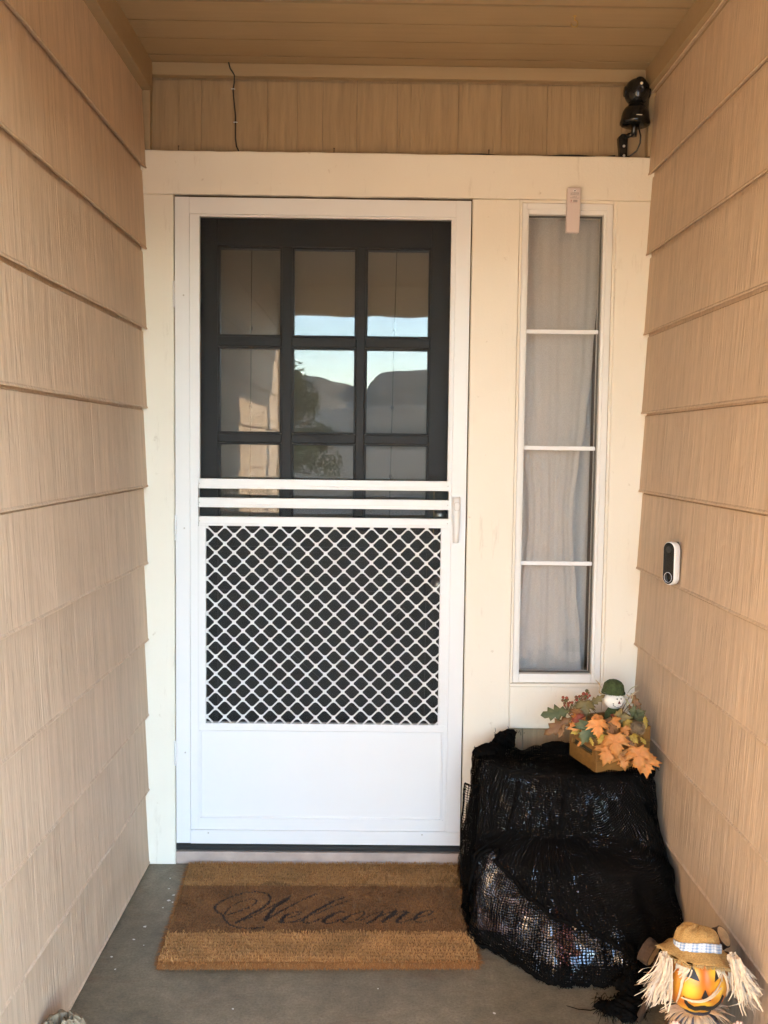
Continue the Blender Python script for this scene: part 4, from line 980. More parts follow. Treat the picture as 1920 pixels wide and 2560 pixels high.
# crumpled tufts at the back of the top
TUFTS=[[(1.035,-.12,.455,.034,.024,.028,1),(1.052,-.10,.470,.024,.015,.016,2),(1.000,-.16,.440,.036,.03,.024,3),(.97,-.22,.452,.040,.035,.018,4)],
       [(1.21,-.12,.437,.058,.03,.016,5),(1.26,-.15,.435,.03,.03,.014,6)],[(1.415,-.33,.437,.024,.026,.020,7),(1.432,-.26,.43,.020,.04,.018,8)]]
FZ=[[(1.035,-.13,.48),(1.0,-.17,.455),(1.06,-.11,.485),(.96,-.24,.468)],[(1.2,-.14,.452),(1.24,-.14,.45)],[(1.42,-.33,.452)]]
for TL,fz in zip(TUFTS,FZ):
    m=MB()
    for cx,cy_,cz,rx,ry,rz,sd_ in TL:
        bm=bmesh.new(); bmesh.ops.create_icosphere(bm,subdivisions=4,radius=1)
        for v in bm.verts:
            d=1+.30*wn3(v.co.x*1.8+sd_*9,v.co.y*1.8,v.co.z*1.8)+.14*wn3(v.co.x*6,v.co.y*6+sd_*5,v.co.z*6)
            v.co=Vector((min(1.459,cx+v.co.x*rx*d),cy_+v.co.y*ry*d,cz+v.co.z*rz*d))
        m.bm(bm,True)
    for _ in range(50):
        p=Vector(rnd.choice(fz))+Vector((rnd.gauss(0,.016),rnd.gauss(0,.012),rnd.gauss(0,.004))); d=Vector((rnd.gauss(0,1),rnd.gauss(0,1),rnd.gauss(.3,.7))).normalized()*rnd.uniform(.004,.011)
        if p.x+d.x>1.457: continue
        m.tube([p-Vector((0,0,.008)),p+d*.6,p+d+Vector((0,0,-.001))],[.0008,.0006,.0004],4)
    m.build('crumpled_tuft',bk,gz)

# ------------------------------------------------------------------ planter box with silk leaves
TB=Matrix.Translation((1.2655,-.352,.437))@Matrix.Rotation(R(15),4,'Z')
pb=thing('planter_box',(1.34,-.27,.43),'small golden wooden box with slotted sides holding the silk leaves','box')
def tb(m): m.v=[tuple(TB@Vector(p)) for p in m.v]; return m
def wood(name,c1,c2):
    n=NT(name); a=n.noise(1.0,5,.6,n.map((9,60,90))); b=n.noise(12,3)
    n.bump(a,.25,.001); return n.fin(n.mix(n.ramp(b,[(.4,0),(.7,.5)]),n.ramp(a,[(.3,c1),(.7,c2)]),tuple(x*.7 for x in c1)),.5)
gold=wood('golden stained wood',(.19,.085,.017),(.29,.14,.030))
W_,D_,H_,t=.172,.165,.125,.009
m=MB(); m.box(0,W_,0,t,.0,.034,.0012); m.box(0,W_,.0012,t,.0352,.078,.0012); m.box(0,W_,.0005,t,.0792,H_,.0012); tb(m).build('front_boards',gold,pb)
m=MB()   # left side with the long slot
m.box(-.0002,t,t+.0003,D_,0,.044,.001); m.box(-.0002,t,t+.0003,D_,.060,H_,.001); m.box(-.0002,t,t+.0003,t+.016,.044,.060); m.box(-.0002,t,D_-.016,D_,.044,.060)
tb(m).build('side_panel',gold,pb)
m=MB(); m.box(W_-t,W_+.0002,t+.0003,D_,0,H_,.001); tb(m).build('side_panel',gold,pb)
m=MB(); m.box(t+.0002,W_-t-.0002,D_-t,D_,0,H_,.001); tb(m).build('back_board',gold,pb)
m=MB(); m.box(t,W_-t,t,D_-t,.002,.092); tb(m).build('foam_filling',plain('dark moss',(.03,.03,.015),.9),pb)

lvn=thing('leaf_arrangement',(1.33,-.3,.53),'autumn silk leaf arrangement of orange maple and green oak leaves with berries','leaves')
MAPLE=[(.05,.02),(.30,-.08),(.27,.02),(.50,.10),(.40,.17),(.64,.36),(.50,.37),(.58,.54),(.42,.47),(.31,.42),(.22,.45),(.33,.63),(.20,.60),(.23,.76),(.12,.74),(0,1.0)]
OAK=[(.035,0),(.09,.12),(.27,.19),(.16,.30),(.36,.44),(.17,.52),(.31,.70),(.13,.74),(.14,.88),(0,1.0)]
COLS={'o':((.74,.27,.060),(.80,.40,.125)),'y':((.50,.33,.05),(.62,.44,.09)),'g':((.10,.13,.06),(.19,.19,.08)),'b':((.25,.11,.04),(.36,.20,.08)),'l':((.22,.17,.06),(.34,.25,.09)),'r':((.20,.03,.015),(.34,.08,.03))}
def leaf_mesh(m, base, tip, nrm, shape, width, cols, r):
    half=MAPLE if shape=='m' else OAK
    out=[(x*(1+.1*r.uniform(-1,1)),y) for x,y in half]; left=[(-x*(1+.1*r.uniform(-1,1)),y) for x,y in half[:-1]][::-1]
    ol=out+left; n=len(ol)
    b=Vector(base); ax=Vector(tip)-b; L=ax.length; ax.normalize(); nr=Vector(nrm); nr=(nr-ax*nr.dot(ax)).normalized(); sd=ax.cross(nr)
    cu=r.uniform(.10,.30); dr=r.uniform(-.05,.25); ph=r.uniform(0,6)
    def pt(x,y):
        # ribs raised, lobes drooping
        an=math.atan2(x,y-.15+1e-6); z=-cu*x*x*2.0-dr*y*y*.5+.02*math.cos(an*8+ph)*min(1,abs(x)*3)+.03*math.sin(y*5+ph)*abs(x)
        return b+ax*(y*L)+sd*(x*L*width)+nr*(z*L)
    c0=(0,.32 if shape=='m' else .45); vs=[];at=[]; ci,co=cols; tint=r.uniform(.82,1.12)
    ring=[.33,.66,1.0]
    vs.append(pt(*c0)); at.append(tuple(c*tint for c in ci))
    for q in ring:
        for k,(x,y) in enumerate(ol):
            vs.append(pt(c0[0]+(x-c0[0])*q,c0[1]+(y-c0[1])*q)); f=q*(.6+.4*math.sin(k*1.7+ph)); f=max(0,min(1,f)); at.append(tuple((a*(1-f)+c*f)*tint for a,c in zip(ci,co)))
    fs=[(0,1+i,1+(i+1)%n) for i in range(n)]
    for q in range(2): fs+=[(1+q*n+i,1+(q+1)*n+i,1+(q+1)*n+(i+1)%n,1+q*n+(i+1)%n) for i in range(n)]
    m.add(vs,fs,True,at)
def leafmat():
    n=NT('silk leaf'); a=n.attr().outputs['Color']; c=n.mix(1.0,a,n.ramp(n.noise(70,4),[(.3,.82),(.7,1.1)]),'MULTIPLY')
    n.bump(n.noise(260,4),.25,.0008)
    n.set(n.bsdf.inputs['Base Color'],c); n.set(n.bsdf.inputs['Roughness'],.6)
    t=n.node('ShaderNodeBsdfTranslucent',None,Color=c); mx=n.node('ShaderNodeMixShader'); mx.inputs[0].default_value=.25
    n.set(mx.inputs[1],n.bsdf.outputs[0]); n.set(mx.inputs[2],t.outputs[0]); n.t.links.new(mx.outputs[0],n.out.inputs[0]); return n.m
lm=leafmat(); rl=random.Random(3)
stem=plain('wire stem',(.12,.09,.04),.7)
for sh_,b,t_,c in LEAVES:
    m=MB(); bv=Vector(b); tv=Vector(t_)
    cen=Vector((1.335,-.27,.52)); nrm=Vector((rl.uniform(-.3,.3)-.25,-1,rl.uniform(.05,.5)))
    ext=1.02 if sh_=='m' else 1.1
    tv=bv+(tv-bv)*ext
    leaf_mesh(m,bv,tv,nrm,sh_,rl.uniform(.85,1.1) if sh_=='m' else rl.uniform(.6,.82),COLS[c],rl)
    o=m.build('leaf',lm,lvn,recalc=False); md=o.modifiers.new('thick','SOLIDIFY'); md.thickness=.0007
    if sh_=='k' or c in 'gb':
        m=MB(); m.tube([bv,(bv+cen)/2+Vector((0,.01,.01)),cen],[.0009,.001,.0012],5); m.build('stem',stem,lvn)
bm_=tinted('berry',.25,var=.25,scale=200)
for c,r_ in BERRIES:
    m=MB(); k=rl.random(); col=(.30,.055,.03) if k<.5 else (.16,.07,.03) if k<.8 else (.10,.09,.03)
    m.ball(c,r_,8,attr=col); m.build('berry',bm_,lvn)
m=MB()
for c,r_ in BERRIES:
    e=Vector((1.20,-.262,.585)) if c[0]<1.235 else Vector((1.245,-.262,.60)); m.tube([c,(Vector(c)+e)/2,e],.0008,4)
m.tube([(1.20,-.262,.585),(1.235,-.27,.55),(1.30,-.27,.51)],.0016,5); m.tube([(1.245,-.262,.60),(1.255,-.27,.57),(1.30,-.27,.52)],.0016,5); m.build('berry_stalks',stem,lvn)
m=MB(); rp=random.Random(8); pc_=Vector((1.377,-.365,.572)); m.ball(pc_,.017,10,attr=(.20,.14,.08))
for _ in range(1500):
    d=Vector((rp.gauss(0,1),rp.gauss(0,1),rp.gauss(0,1))).normalized(); a=pc_+d*.015; b=pc_+d*rp.uniform(.019,.0245)+Vector((rp.gauss(0,.001),rp.gauss(0,.001),rp.gauss(0,.001))); s_=d.orthogonal().normalized()*.0007; cc=rp.uniform(.7,1.3)
    m.add([a-s_,a+s_,b],[(0,1,2)],False,(.27*cc,.19*cc,.11*cc))
m.build('seed_pod',tinted('fuzzy pod',.9),lvn,recalc=False)

# small scarecrow doll standing in the leaves
dl=thing('scarecrow_doll',(1.336,-.255,.55),'little scarecrow doll with white stitched face and green felt hat among the leaves','doll')
hc=Vector((1.3365,-.258,.6245))
m=MB(); m.ball(hc,.031,14,sc=(1,.85,.84)); m.build('head',plain('white cloth',(.78,.76,.70),.8,bump=.2,bscale=400),dl)
felt=plain('green felt',(.045,.065,.020),.95,var=.4,scale=160,bump=.8,bscale=260,bdist=.002)
def wobf(a): 
    def f(p,t,i): return Vector((p.x*(1+a*wn3(math.cos(t)*3,math.sin(t)*3,p.z*40)),p.y*(1+a*wn3(math.cos(t)*3+9,math.sin(t)*3,p.z*40)),p.z+ (a*.02)*wn3(math.cos(t)*4,math.sin(t)*4,i)))
    return f
m=MB(); m.lathe([(.0335,-.004),(.0335,-.002),(.0305,.004),(.0295,.012),(.027,.022),(.020,.030),(.010,.034),(0,.035)],36,Matrix.Translation((1.334,-.254,.6495))@Matrix.Rotation(R(6),4,'Y'),wob=wobf(.10))
m.build('hat',felt,dl)
ft=MB(); ra=random.Random(4)
for k in range(150):
    t=6.283*k/150; p=Vector((1.334+.0325*math.cos(t),-.254+.0325*math.sin(t),.6475)); ft.tube([p,p+Vector((math.cos(t)*.002,math.sin(t)*.002,-.002-.003*ra.random()))],[.0012,.0005],4)
ft.build('hat_fringe',felt,dl)
m=MB(); m.lathe([(.024,.555),(.027,.57),(.026,.585),(.018,.598),(.010,.603)],26,Matrix.Translation((1.337,-.255,0)),wob=wobf(.08)); m.build('coat',felt,dl)
blk=plain('black thread detail',(.015,.013,.012),.6)
def onface(x,z,d=.0006):
    lx,lz=(x-hc.x)/.031,(z-hc.z)/(.031*.84); q=max(0,1-lx*lx-lz*lz); return (x,hc.y-.031*.85*math.sqrt(q)-d,z)
for x in (1.3385,1.3505):
    m=MB(); m.ball(onface(x,.6335),.0021,8); m.build('eye',blk,dl)
m=MB(); a,b,c=onface(1.3405,.6195,.001),onface(1.3495,.6195,.001),onface(1.3447,.6295,.001); m.add([a,b,c]+[(p[0],p[1]+.0015,p[2]) for p in (a,b,c)],[(0,1,2),(5,4,3),(0,3,4,1),(1,4,5,2),(2,5,3,0)]); m.build('nose',plain('dark red felt',(.10,.012,.012),.8),dl)
m=MB(); m.tube([onface(1.3425+.0152*math.cos(t),.6205+.0135*math.sin(t)) for t in np.linspace(R(180),R(360),18)],.0006,5)
for t in (180,205,235,270,305,335,360): 
    x,z=1.3425+.0152*math.cos(R(t)),.6205+.0135*math.sin(R(t)); dx,dz=.0022*math.cos(R(t)),.0022*math.sin(R(t)); m.tube([onface(x-dx,z-dz),onface(x+dx,z+dz)],.0005,5)
m.build('stitched_smile',blk,dl)
raf=tinted('raffia',.7,var=.25,scale=120)
def ribbon(m,pts,wd,side,col,curl=0.0):
    P=[Vector(p) for p in pts]; 
    for _ in range(2):
        N_=[P[0]]
        for a,b in zip(P[:-1],P[1:]): N_+=[a*.75+b*.25,a*.25+b*.75]
        N_.append(P[-1]); P=N_
    rows=[]
    for i,p in enumerate(P):
        q=i/(len(P)-1); s_=Vector(side).normalized(); d=(P[min(i+1,len(P)-1)]-P[max(0,i-1)]).normalized(); s_=(s_-d*s_.dot(d))
        if s_.length<1e-4: s_=d.orthogonal()
        s_.normalize(); w2=wd*(1-.75*q**3)*.5; nn=d.cross(s_)
        rows.append([p-s_*w2,p+nn*w2*.35,p+s_*w2])
    m.grid(rows,attr=col)
for l_ in ([l for l in RAFFIA if l[0][0]>1.34],[l for l in RAFFIA if l[0][0]<1.34]):
    m=MB()
    for l in l_: ribbon(m,l,.0042,(.3,-.3,1),tuple(c*rl.uniform(.8,1.1) for c in (.58,.44,.24)))
    m.build('raffia_bow',raf,dl,recalc=False)

# ------------------------------------------------------------------ log figure behind the pumpkin doll
lg=thing('log_reindeer',(1.33,-.87,0),'bark covered log animal figure on stick legs beside the gauze bundle','log figure')
cut=plain('cut wood',(.56,.36,.17),.8,var=.25,scale=50,bump=.4,bscale=200)
def log(m1,m2,a,b,r0,r1,seed):
    a=Vector(a);b=Vector(b);d=(b-a).normalized();N_=14; vs=[]; u=d.orthogonal().normalized(); w2=d.cross(u); rings=[]
    for i in range(N_+1):
        q=i/N_; p=a.lerp(b,q); row=[]
        for k in range(26):
            t=6.2832*k/26; rr=(r0+(r1-r0)*q)*(1+.07*wn3(math.cos(t)*2+seed,math.sin(t)*2,q*4)+.03*wn3(math.cos(t)*7,math.sin(t)*7+seed,q*11))
            row.append(p+(u*math.cos(t)+w2*math.sin(t))*rr)
        rings.append(row)
    for k in range(26): pass
    G=[list(r) for r in zip(*rings)]; m1.grid(G,True)
    for m2,row,s_,c in ((m2[0],rings[0],-1,a),(m2[1],rings[-1],1,b)):
        ring2=[c+(p-c)*.90+d*s_*.0008 for p in row]; cen=c+d*s_*.0010
        m1.add(row+ring2,[(k,(k+1)%26,(k+1)%26+26,k+26) for k in range(26)])
        m2.add(ring2+[cen],[(k,(k+1)%26,26) for k in range(26)])
def logpart(name,a,b,r0,r1,seed):
    m1,m2=MB(),(MB(),MB()); log(m1,m2,a,b,r0,r1,seed); o=m1.build(name,M['bark'],lg); [q.build('cut_end',cut,o) for q in m2]; return o
logpart('body_log',(1.300,-.850,.128),(1.405,-.905,.135),.046,.043,1)
logpart('neck_log',(1.272,-.846,.190),(1.290,-.862,.182),.030,.028,2)
logpart('head_log',(1.400,-.905,.235),(1.428,-.925,.262),.026,.024,3)
logpart('tail_log',(1.385,-.93,.205),(1.428,-.975,.214),.034,.032,4)
for a,b in (((1.298,-.845,.10),(1.268,-.826,.0)),((1.32,-.88,.10),(1.315,-.90,.0)),((1.39,-.89,.10),(1.40,-.86,.0)),((1.40,-.91,.10),(1.41,-.93,.0))):
    m=MB(); m.tube([a,((a[0]+b[0])/2+.002,(a[1]+b[1])/2,.05),b],[.0085,.008,.0078],12); m.build('leg',M['bark'],lg)

# ------------------------------------------------------------------ pumpkin-headed scarecrow
pk=thing('pumpkin_scarecrow',(1.34,-1.05,0),'smiling pumpkin headed scarecrow with burlap hat and raffia hair in the right corner','scarecrow')
pc0=Vector((1.325,-1.045,.235)); PR=.067
def pump_r(th,ph): return PR*(1-.05*abs(math.cos(th*5))**3)
def onp(a,b,d=0.0):
    """point on the pumpkin front: a = across, b = up, in units of its radius"""
    q=max(.0,1-a*a-b*b); y=-math.sqrt(q)
    return Vector((pc0.x+a*PR*1.0, pc0.y+y*(PR*.92+d), pc0.z+b*PR*1.04))
m=MB(); P=[];C_=[]
for i in range(96):
    th=2*math.pi*i/96; row=[];cr=[]
    for j in range(49):
        ph=-math.pi/2+math.pi*j/48; x,y,z=math.cos(ph)*math.cos(th),math.cos(ph)*math.sin(th),math.sin(ph)
        g=1-.035*max(0,abs(math.cos(th*4))**8)*math.cos(ph)
        row.append((pc0.x+x*PR*g,pc0.y+y*PR*.92*g,pc0.z+z*PR*1.04*g))
        # airbrushed skin: deep orange ribs, yellow cheeks
        f=0
        for cx,cz_,rx,rz in ((-.46,.02,.30,.30),(.50,.05,.27,.33),(-.36,.52,.2,.22),(.36,.55,.2,.22),(-.30,-.78,.38,.22),(.34,-.80,.36,.2),(0,-.42,.3,.12)):
            f=max(f,math.exp(-(((x-cx)/rx)**2+((z-cz_)/rz)**2)))
        if y>0: f=.15
        f=min(1,f*1.15); a_=np.array((.55,.13,.012)); b_=np.array((.86,.50,.045)); cr.append(tuple(a_*(1-f)+b_*f))
    P.append(row);C_.append(cr)
m.grid(P,True,attr=C_); m.build('pumpkin_head',tinted('painted pumpkin',.38,var=.1,scale=40,bump=.15,bscale=200),pk)
bf=plain('black face paint',(.012,.011,.010),.6)
def patch(poly,name,d=.0012):
    # triangulated patch hugging the pumpkin
    bm=bmesh.new(); vs=[bm.verts.new((a,b,0)) for a,b in poly]; bm.faces.new(vs)
    bmesh.ops.triangulate(bm,faces=bm.faces[:]); 
    for _ in range(2): bmesh.ops.subdivide_edges(bm,edges=[e for e in bm.edges if e.calc_length()>.09],cuts=1,use_grid_fill=False)
    bmesh.ops.triangulate(bm,faces=bm.faces[:])
    for v in bm.verts: v.co=onp(v.co.x,v.co.y,d)
    m=MB(); m.bm(bm,False); o=m.build(name,bf,pk); md=o.modifiers.new('thick','SOLIDIFY'); md.thickness=.0012; md.offset=0
patch([(-.54,.40),(-.33,.72),(-.17,.34),(-.36,.38)],'eye'); patch([(.30,.32),(.40,.68),(.60,.50),(.55,.44),(.47,.40)],'eye')
patch([(-.02,.12),(.10,-.12),(.18,-.22),(.06,-.24),(-.04,-.20),(-.12,-.14)],'nose')
patch([(-.62,-.18),(-.46,-.40),(-.28,-.50),(-.10,-.43),(.02,-.42),(.10,-.46),(.30,-.48),(.50,-.34),(.60,-.14),(.66,-.20),(.58,-.46),(.40,-.66),(.22,-.70),(.06,-.62),(-.08,-.61),(-.22,-.68),(-.42,-.60),(-.56,-.42)],'mouth')
# burlap hat
bur=NT('burlap'); 
_uv=bur.map((420,420,420)); bur.bump(bur.math('ADD',bur.noise(1.0,2,.5,_uv),bur.math('MULTIPLY',bur.noise(40,3),.5)),.7,.0018)
BUR=bur.fin(bur.ramp(bur.noise(1.0,3,.5,bur.map((300,300,500))),[(.32,(.30,.165,.045)),(.68,(.50,.30,.10))]),.9)
TH=Matrix.Translation((1.330,-1.028,.288))@Matrix.Rotation(R(7),4,'Y')@Matrix.Rotation(R(-8),4,'X')
def hw(p,t,i):
    br_=math.hypot(p.x,p.y)
    dz=0
    if br_>.056: dz=-.011*((br_-.056)/.026)**1.0*(.75+.35*math.cos(t+.6))+.004*math.sin(t*4+1)
    return Vector((p.x*(1+.05*wn3(math.cos(t)*2,math.sin(t)*2,p.z*20)),p.y*.92,p.z+dz+.006*wn3(math.cos(t)*3,math.sin(t)*3,p.z*30)))
m=MB(); m.lathe([(.077,-.003),(.072,-.001),(.064,.0005),(.057,.003),(.050,.007),(.048,.015),(.0465,.025),(.043,.035),(.036,.0425),(.023,.0465),(.010,.048),(0,.0485)],60,TH,wob=hw)
o=m.build('burlap_hat',BUR,pk); md=o.modifiers.new('thick','SOLIDIFY'); md.thickness=.0018
m=MB(); rh=random.Random(9)
for k in range(520):
    t=6.2832*rh.random(); p=hw(Vector((.0765*math.cos(t),.0765*math.sin(t),-.003)),t,0); d=Vector((math.cos(t)*rh.uniform(-.1,.6),math.sin(t)*rh.uniform(-.1,.6),-rh.uniform(.3,1))).normalized()*rh.uniform(.003,.009)
    m.tube([TH@p,TH@(p+d*.6),TH@(p+d+Vector((rh.gauss(0,.001),rh.gauss(0,.001),0)))],[.0008,.0007,.0003],4)
m.build('frayed_brim',plain('burlap thread',(.45,.30,.12),.9),pk)
pl_=NT('blue check ribbon'); uvn=pl_.node('ShaderNodeUVMap',{'uv_map':'UVMap'}).outputs[0]; sp=pl_.node('ShaderNodeSeparateXYZ',None,Vector=uvn)
def stripe(c,n_,wd): return pl_.math('LESS_THAN',pl_.math('FRACT',pl_.math('MULTIPLY',c,n_)),wd)
s1=stripe(sp.outputs[0],34,.5); s2=stripe(sp.outputs[1],3.2,.5); s3=pl_.math('MULTIPLY',stripe(sp.outputs[0],11,.5),.35)
fac=pl_.math('ADD',pl_.math('ADD',pl_.math('MULTIPLY',s1,.33),pl_.math('MULTIPLY',s2,.33)),s3)
PLM=pl_.fin(pl_.ramp(fac,[(0,(.72,.72,.70)),(1,(.16,.27,.44))]),.75)
P=[];U=[]
for i in range(73):
    t=R(178+190*i/72); row=[];ur=[]
    for j in range(7):
        q=j/6; z=.004+.018*q-.004*math.cos(t*2)+.0018*wn3(t*4,q*3,2); r_=.0515-.0025*q+.0012*wn3(t*6,q*3,1)+.0012
        row.append(TH@Vector((r_*math.cos(t),r_*.92*math.sin(t),z+ .004*math.sin(t*1.5)))); ur.append((i/72*.55,q))
    P.append(row);U.append(ur)
m=MB(); m.grid(P); o=m.build('check_ribbon',PLM,pk,uv=[c for r_ in U for c in r_]); md=o.modifiers.new('thick','SOLIDIFY'); md.thickness=.001
# raffia hair
m=MB(); rr=random.Random(12)
def RC(): k=rr.uniform(.75,1.08); return (.80*k,.63*k,.43*k)
for i in range(190):
    sgn=-1 if i%2 else 1
    u=rr.random(); 
    a0=sgn*rr.uniform(.92,1.22)
    st=Vector((pc0.x+a0*PR, pc0.y-.004-rr.uniform(0,.035), pc0.z+.052+rr.uniform(-.012,.01)))
    spread=sgn*(abs(a0)-.35)*rr.uniform(.0,.95); L=rr.uniform(.035,.098)
    if sgn<0: L*=.95
    dx=spread*.055
    p1=st+Vector((dx*.4,-.012,-L*.45)); p2=st+Vector((dx*.85+rr.gauss(0,.004),-.012+rr.gauss(0,.006),-L*.8)); p3=st+Vector((dx*1.35+rr.gauss(0,.009),-.006+rr.gauss(0,.01),-L))
    for p in (p1,p2,p3): p.x=min(p.x,1.452)
    ribbon(m,[st,p1,p2,p3],rr.uniform(.002,.0062),(1,rr.uniform(-.5,.5),.1),RC())
for i in range(70):    # fine flyaway strands
    sgn=-1 if i%2 else 1
    st=Vector((pc0.x+sgn*.066, pc0.y-.03, pc0.z+.045+rr.gauss(0,.006))); L=rr.uniform(.05,.13); ang=R(rr.uniform(35,65))
    d=Vector((sgn*math.sin(ang)*.55,-.1,-math.cos(ang))); p3=st+d*L; p3.x=min(p3.x,1.455); pm=(st+p3)/2+Vector((sgn*.006,0,.006)); pm.x=min(pm.x,1.455)
    ribbon(m,[st,pm,p3],.0011,(1,0,.3),tuple(c*1.1 for c in (.68,.55,.42)))
for i in range(46):
    sgn=-1 if i%2 else 1
    a0=sgn*rr.uniform(.45,.95); st=onp(a0*.8,.62,.004+rr.uniform(0,.006)); L=rr.uniform(.012,.045)*(abs(a0)+.1)
    ribbon(m,[st,st+Vector((sgn*.004,-.004,-L*.5)),st+Vector((sgn*.009+rr.gauss(0,.004),-.002,-L))],rr.uniform(.002,.0045),(1,rr.uniform(-.4,.4),0),RC())
# strands lying across the face
ribbon(m,[onp(.62,.42,.006),onp(.40,.20,.008),onp(.05,-.12,.010),onp(-.35,-.24,.010),(onp(-.70,-.22,.012))],.0068,(.1,0,1),(.70,.52,.32))
ribbon(m,[onp(.52,.16,.007),onp(.25,-.02,.009),onp(-.1,-.20,.010),onp(-.45,-.27,.010)],.0045,(.1,0,1),(.68,.50,.32))
ribbon(m,[onp(-.30,.80,.006),onp(-.62,.45,.010),onp(-.74,-.1,.014),onp(-.72,-.62,.016)],.0065,(1,0,0),(.72,.54,.34))
ribbon(m,[onp(.42,.82,.006),onp(.66,.50,.012),onp(.80,.1,.016),onp(.86,-.4,.02)],.006,(1,0,0),(.70,.52,.33))
m.build('raffia_hair',raf,pk,recalc=False)
m=MB()
for i in range(90):
    t=6.283*rr.random(); p=Vector((pc0.x+.03*math.cos(t),pc0.y+.03*math.sin(t)-.01,pc0.z-.062)); q=p+Vector((math.cos(t)*rr.uniform(.02,.05),math.sin(t)*rr.uniform(.02,.045)-.006,rr.uniform(-.03,.004))); q.x=min(q.x,1.455)
    ribbon(m,[p,(p+q)/2+Vector((0,0,.005)),q],rr.uniform(.003,.007),(-math.sin(t),math.cos(t),0),RC())
m.build('raffia_ruff',raf,pk,recalc=False)
m=MB(); m.lathe([(.070,.0),(.072,.03),(.062,.095),(.045,.145),(.025,.163),(0,.165)],36,Matrix.Translation((1.327,-1.045,0)),wob=wobf(.05)); m.build('jacket',plain('grey cloth',(.16,.16,.20),.9,var=.2,bump=.3,bscale=300),pk)
jk=plain('pale sleeve cloth',(.34,.34,.42),.9,bump=.3,bscale=300)
for sgn in (-1,1):
    m=MB(); m.tube([(1.327+sgn*.035,-1.06,.132),(1.327+sgn*.062,-1.085,.130),(1.327+sgn*.068,-1.105,.148)],[.018,.017,.0155],16); m.build('sleeve',jk,pk)
    m=MB(); c=Vector((1.327+sgn*.066,-1.112,.160)); m.ball(c,.0125,10,sc=(.9,.6,1.0))
    for k,(a,l) in enumerate(((-30,.011),(-8,.014),(14,.013),(36,.010))):
        d=Vector((math.sin(R(a)),-.2,math.cos(R(a)))); m.tube([c+d*.008,c+d*(.008+l*.6),c+d*(.008+l)],[.0042,.0040,.0030],8)
    d=Vector((-sgn,-.3,.35)).normalized(); m.tube([c+d*.006,c+d*.014,c+d*.019],[.0042,.004,.003],8)
    m.build('hand',plain('peach felt',(.66,.45,.36),.8,bump=.2,bscale=300),pk)
    m=MB(); m.lathe([(.0165,-.004),(.0172,.0),(.0165,.004)],18,Matrix.Translation((1.327+sgn*.0675,-1.1045,.145))@Matrix.Rotation(R(-30),4,'X')); m.build('cuff',plain('dark cuff',(.02,.018,.018),.8),pk)

# ------------------------------------------------------------------ pale ruffled petals at the lower left
sf=thing('ruffled_flower',(-.055,-.98,0),'cream ruffled fabric flower just peeking in at the lower left by the wall','flower')
pm=NT('cream silk petal'); pc2=pm.ramp(pm.noise(25,4),[(.35,(.20,.145,.085)),(.65,(.29,.225,.14))]); PETM=pm.fin(pc2,.7)
rp2=random.Random(2); fc_=Vector((-.045,-1.005,.048))
for k in range(14):
    a=R(360*k/14+rp2.uniform(-10,10)); el=R(rp2.uniform(5,65)); L=rp2.uniform(.05,.075); d=Vector((math.cos(a)*math.cos(el),math.sin(a)*math.cos(el),math.sin(el))); s_=Vector((-math.sin(a),math.cos(a),0)); up=d.cross(s_)*-1
    P=[]
    for i in range(17):
        u=-1+2*i/16; row=[]
        for j in range(10):
            q=j/9; wd=.036*math.sin(min(1,q*1.25)*math.pi/2)**.8
            row.append(fc_+d*(L*q*(1-.18*u*u))+s_*(u*wd)+up*(-.018*q*q+.006*q*math.sin(u*9+k)+.012*u*u*q))
        P.append(row)
    for row in P:
        for p in row: p.x=max(p.x,-.082)
    m=MB(); m.grid(P); o=m.build('petal',PETM,sf,recalc=False); md=o.modifiers.new('thick','SOLIDIFY'); md.thickness=.0008
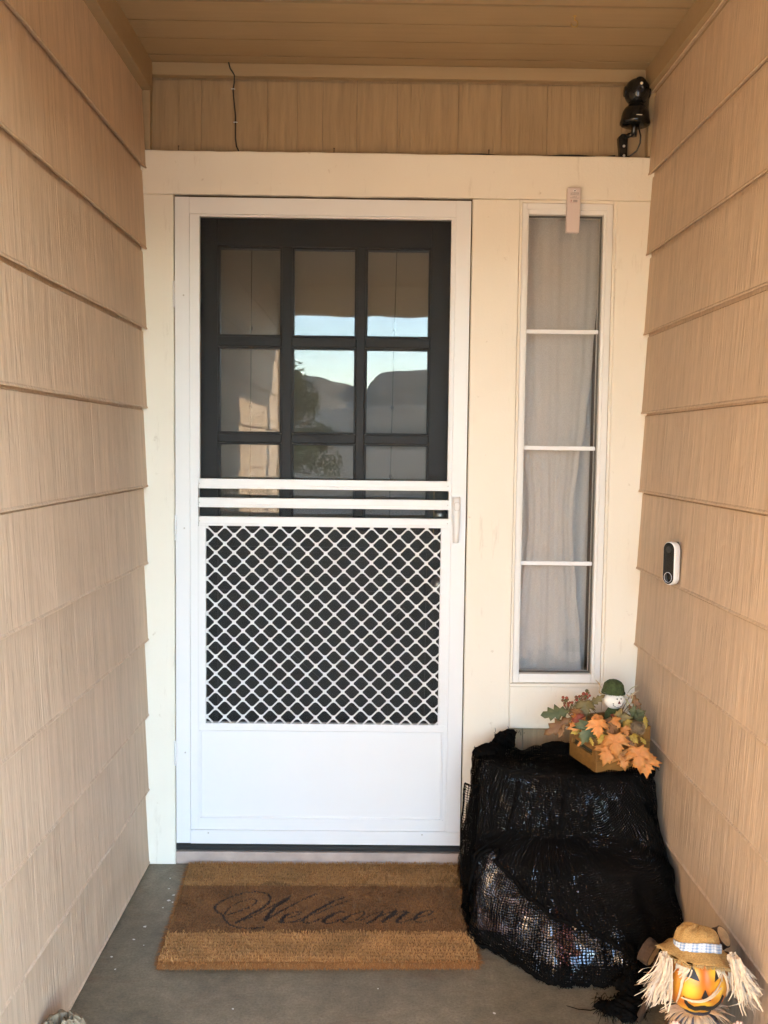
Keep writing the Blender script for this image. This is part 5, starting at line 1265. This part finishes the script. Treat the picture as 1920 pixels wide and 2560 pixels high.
m=MB(); m.tube([(-.045,-1.005,.048),(-.045,-1.005,.02),(-.043,-1.005,.0)],[.006,.004,.004],8); m.build('stalk',stem,sf)

# ------------------------------------------------------------------ what the glass mirrors: a tree across the yard
def tree(x,y,h,rad,seed,label,trunk=.12):
    r=random.Random(seed); t=thing('garden_tree',(x,y,-.15),label,'tree')
    m=MB(); m.tube([(x,y,-.15),(x+.05,y,h*.3),(x,y+.1,h*.62)],[trunk,trunk*.7,trunk*.35],10)
    for k in range(9):
        a=r.uniform(0,6.28); e=Vector((x+math.cos(a)*rad*.6,y+math.sin(a)*rad*.6,h*r.uniform(.5,.85))); m.tube([(x,y,h*.28+.03*k),((x+e.x)/2,(y+e.y)/2,h*.5),e],[trunk*.35,trunk*.22,trunk*.08],7)
    m.build('trunk',M['bark'],t)
    m=MB(); V=[];F=[];A_=[]
    cl=[]
    for k in range(46):
        a=r.uniform(0,6.28); q=r.random()**.5; zz_=r.uniform(.22,.98); rr_=rad*math.sin(min(1,(1.05-zz_)*1.4)*math.pi/2)*q
        cl.append((x+math.cos(a)*rr_,y+math.sin(a)*rr_,h*zz_,r.uniform(.22,.42)*rad,r.uniform(.6,1.35)))
    for cx,cy_,cz,cr,tn in cl:
        for _ in range(230):
            d=Vector((r.gauss(0,1),r.gauss(0,1),r.gauss(0,.8))).normalized()*cr*r.random()**.4; p=Vector((cx,cy_,cz))+d; s_=Vector((r.gauss(0,1),r.gauss(0,1),r.gauss(0,1))).normalized()*.07; u=s_.orthogonal()*.7
            k=len(V); V+=[p-s_,p+u*.5,p+s_,p-u*.5]; F.append((k,k+1,k+2,k+3)); c=tn*r.uniform(.8,1.2); A_+=[(.075*c,.11*c,.028*c)]*4
    m.v=V;m.f=F;m.a=A_;m.sm=[False]*len(F); m.build('crown',M['leaf_green'],t,recalc=False)
tree(-2.1,-25,3.4,1.5,5,'leafy green garden tree across the yard, mirrored in the middle door pane')
tree(3.9,-27,2.4,1.4,6,'smaller green garden tree mirrored at the edge of the right door pane')
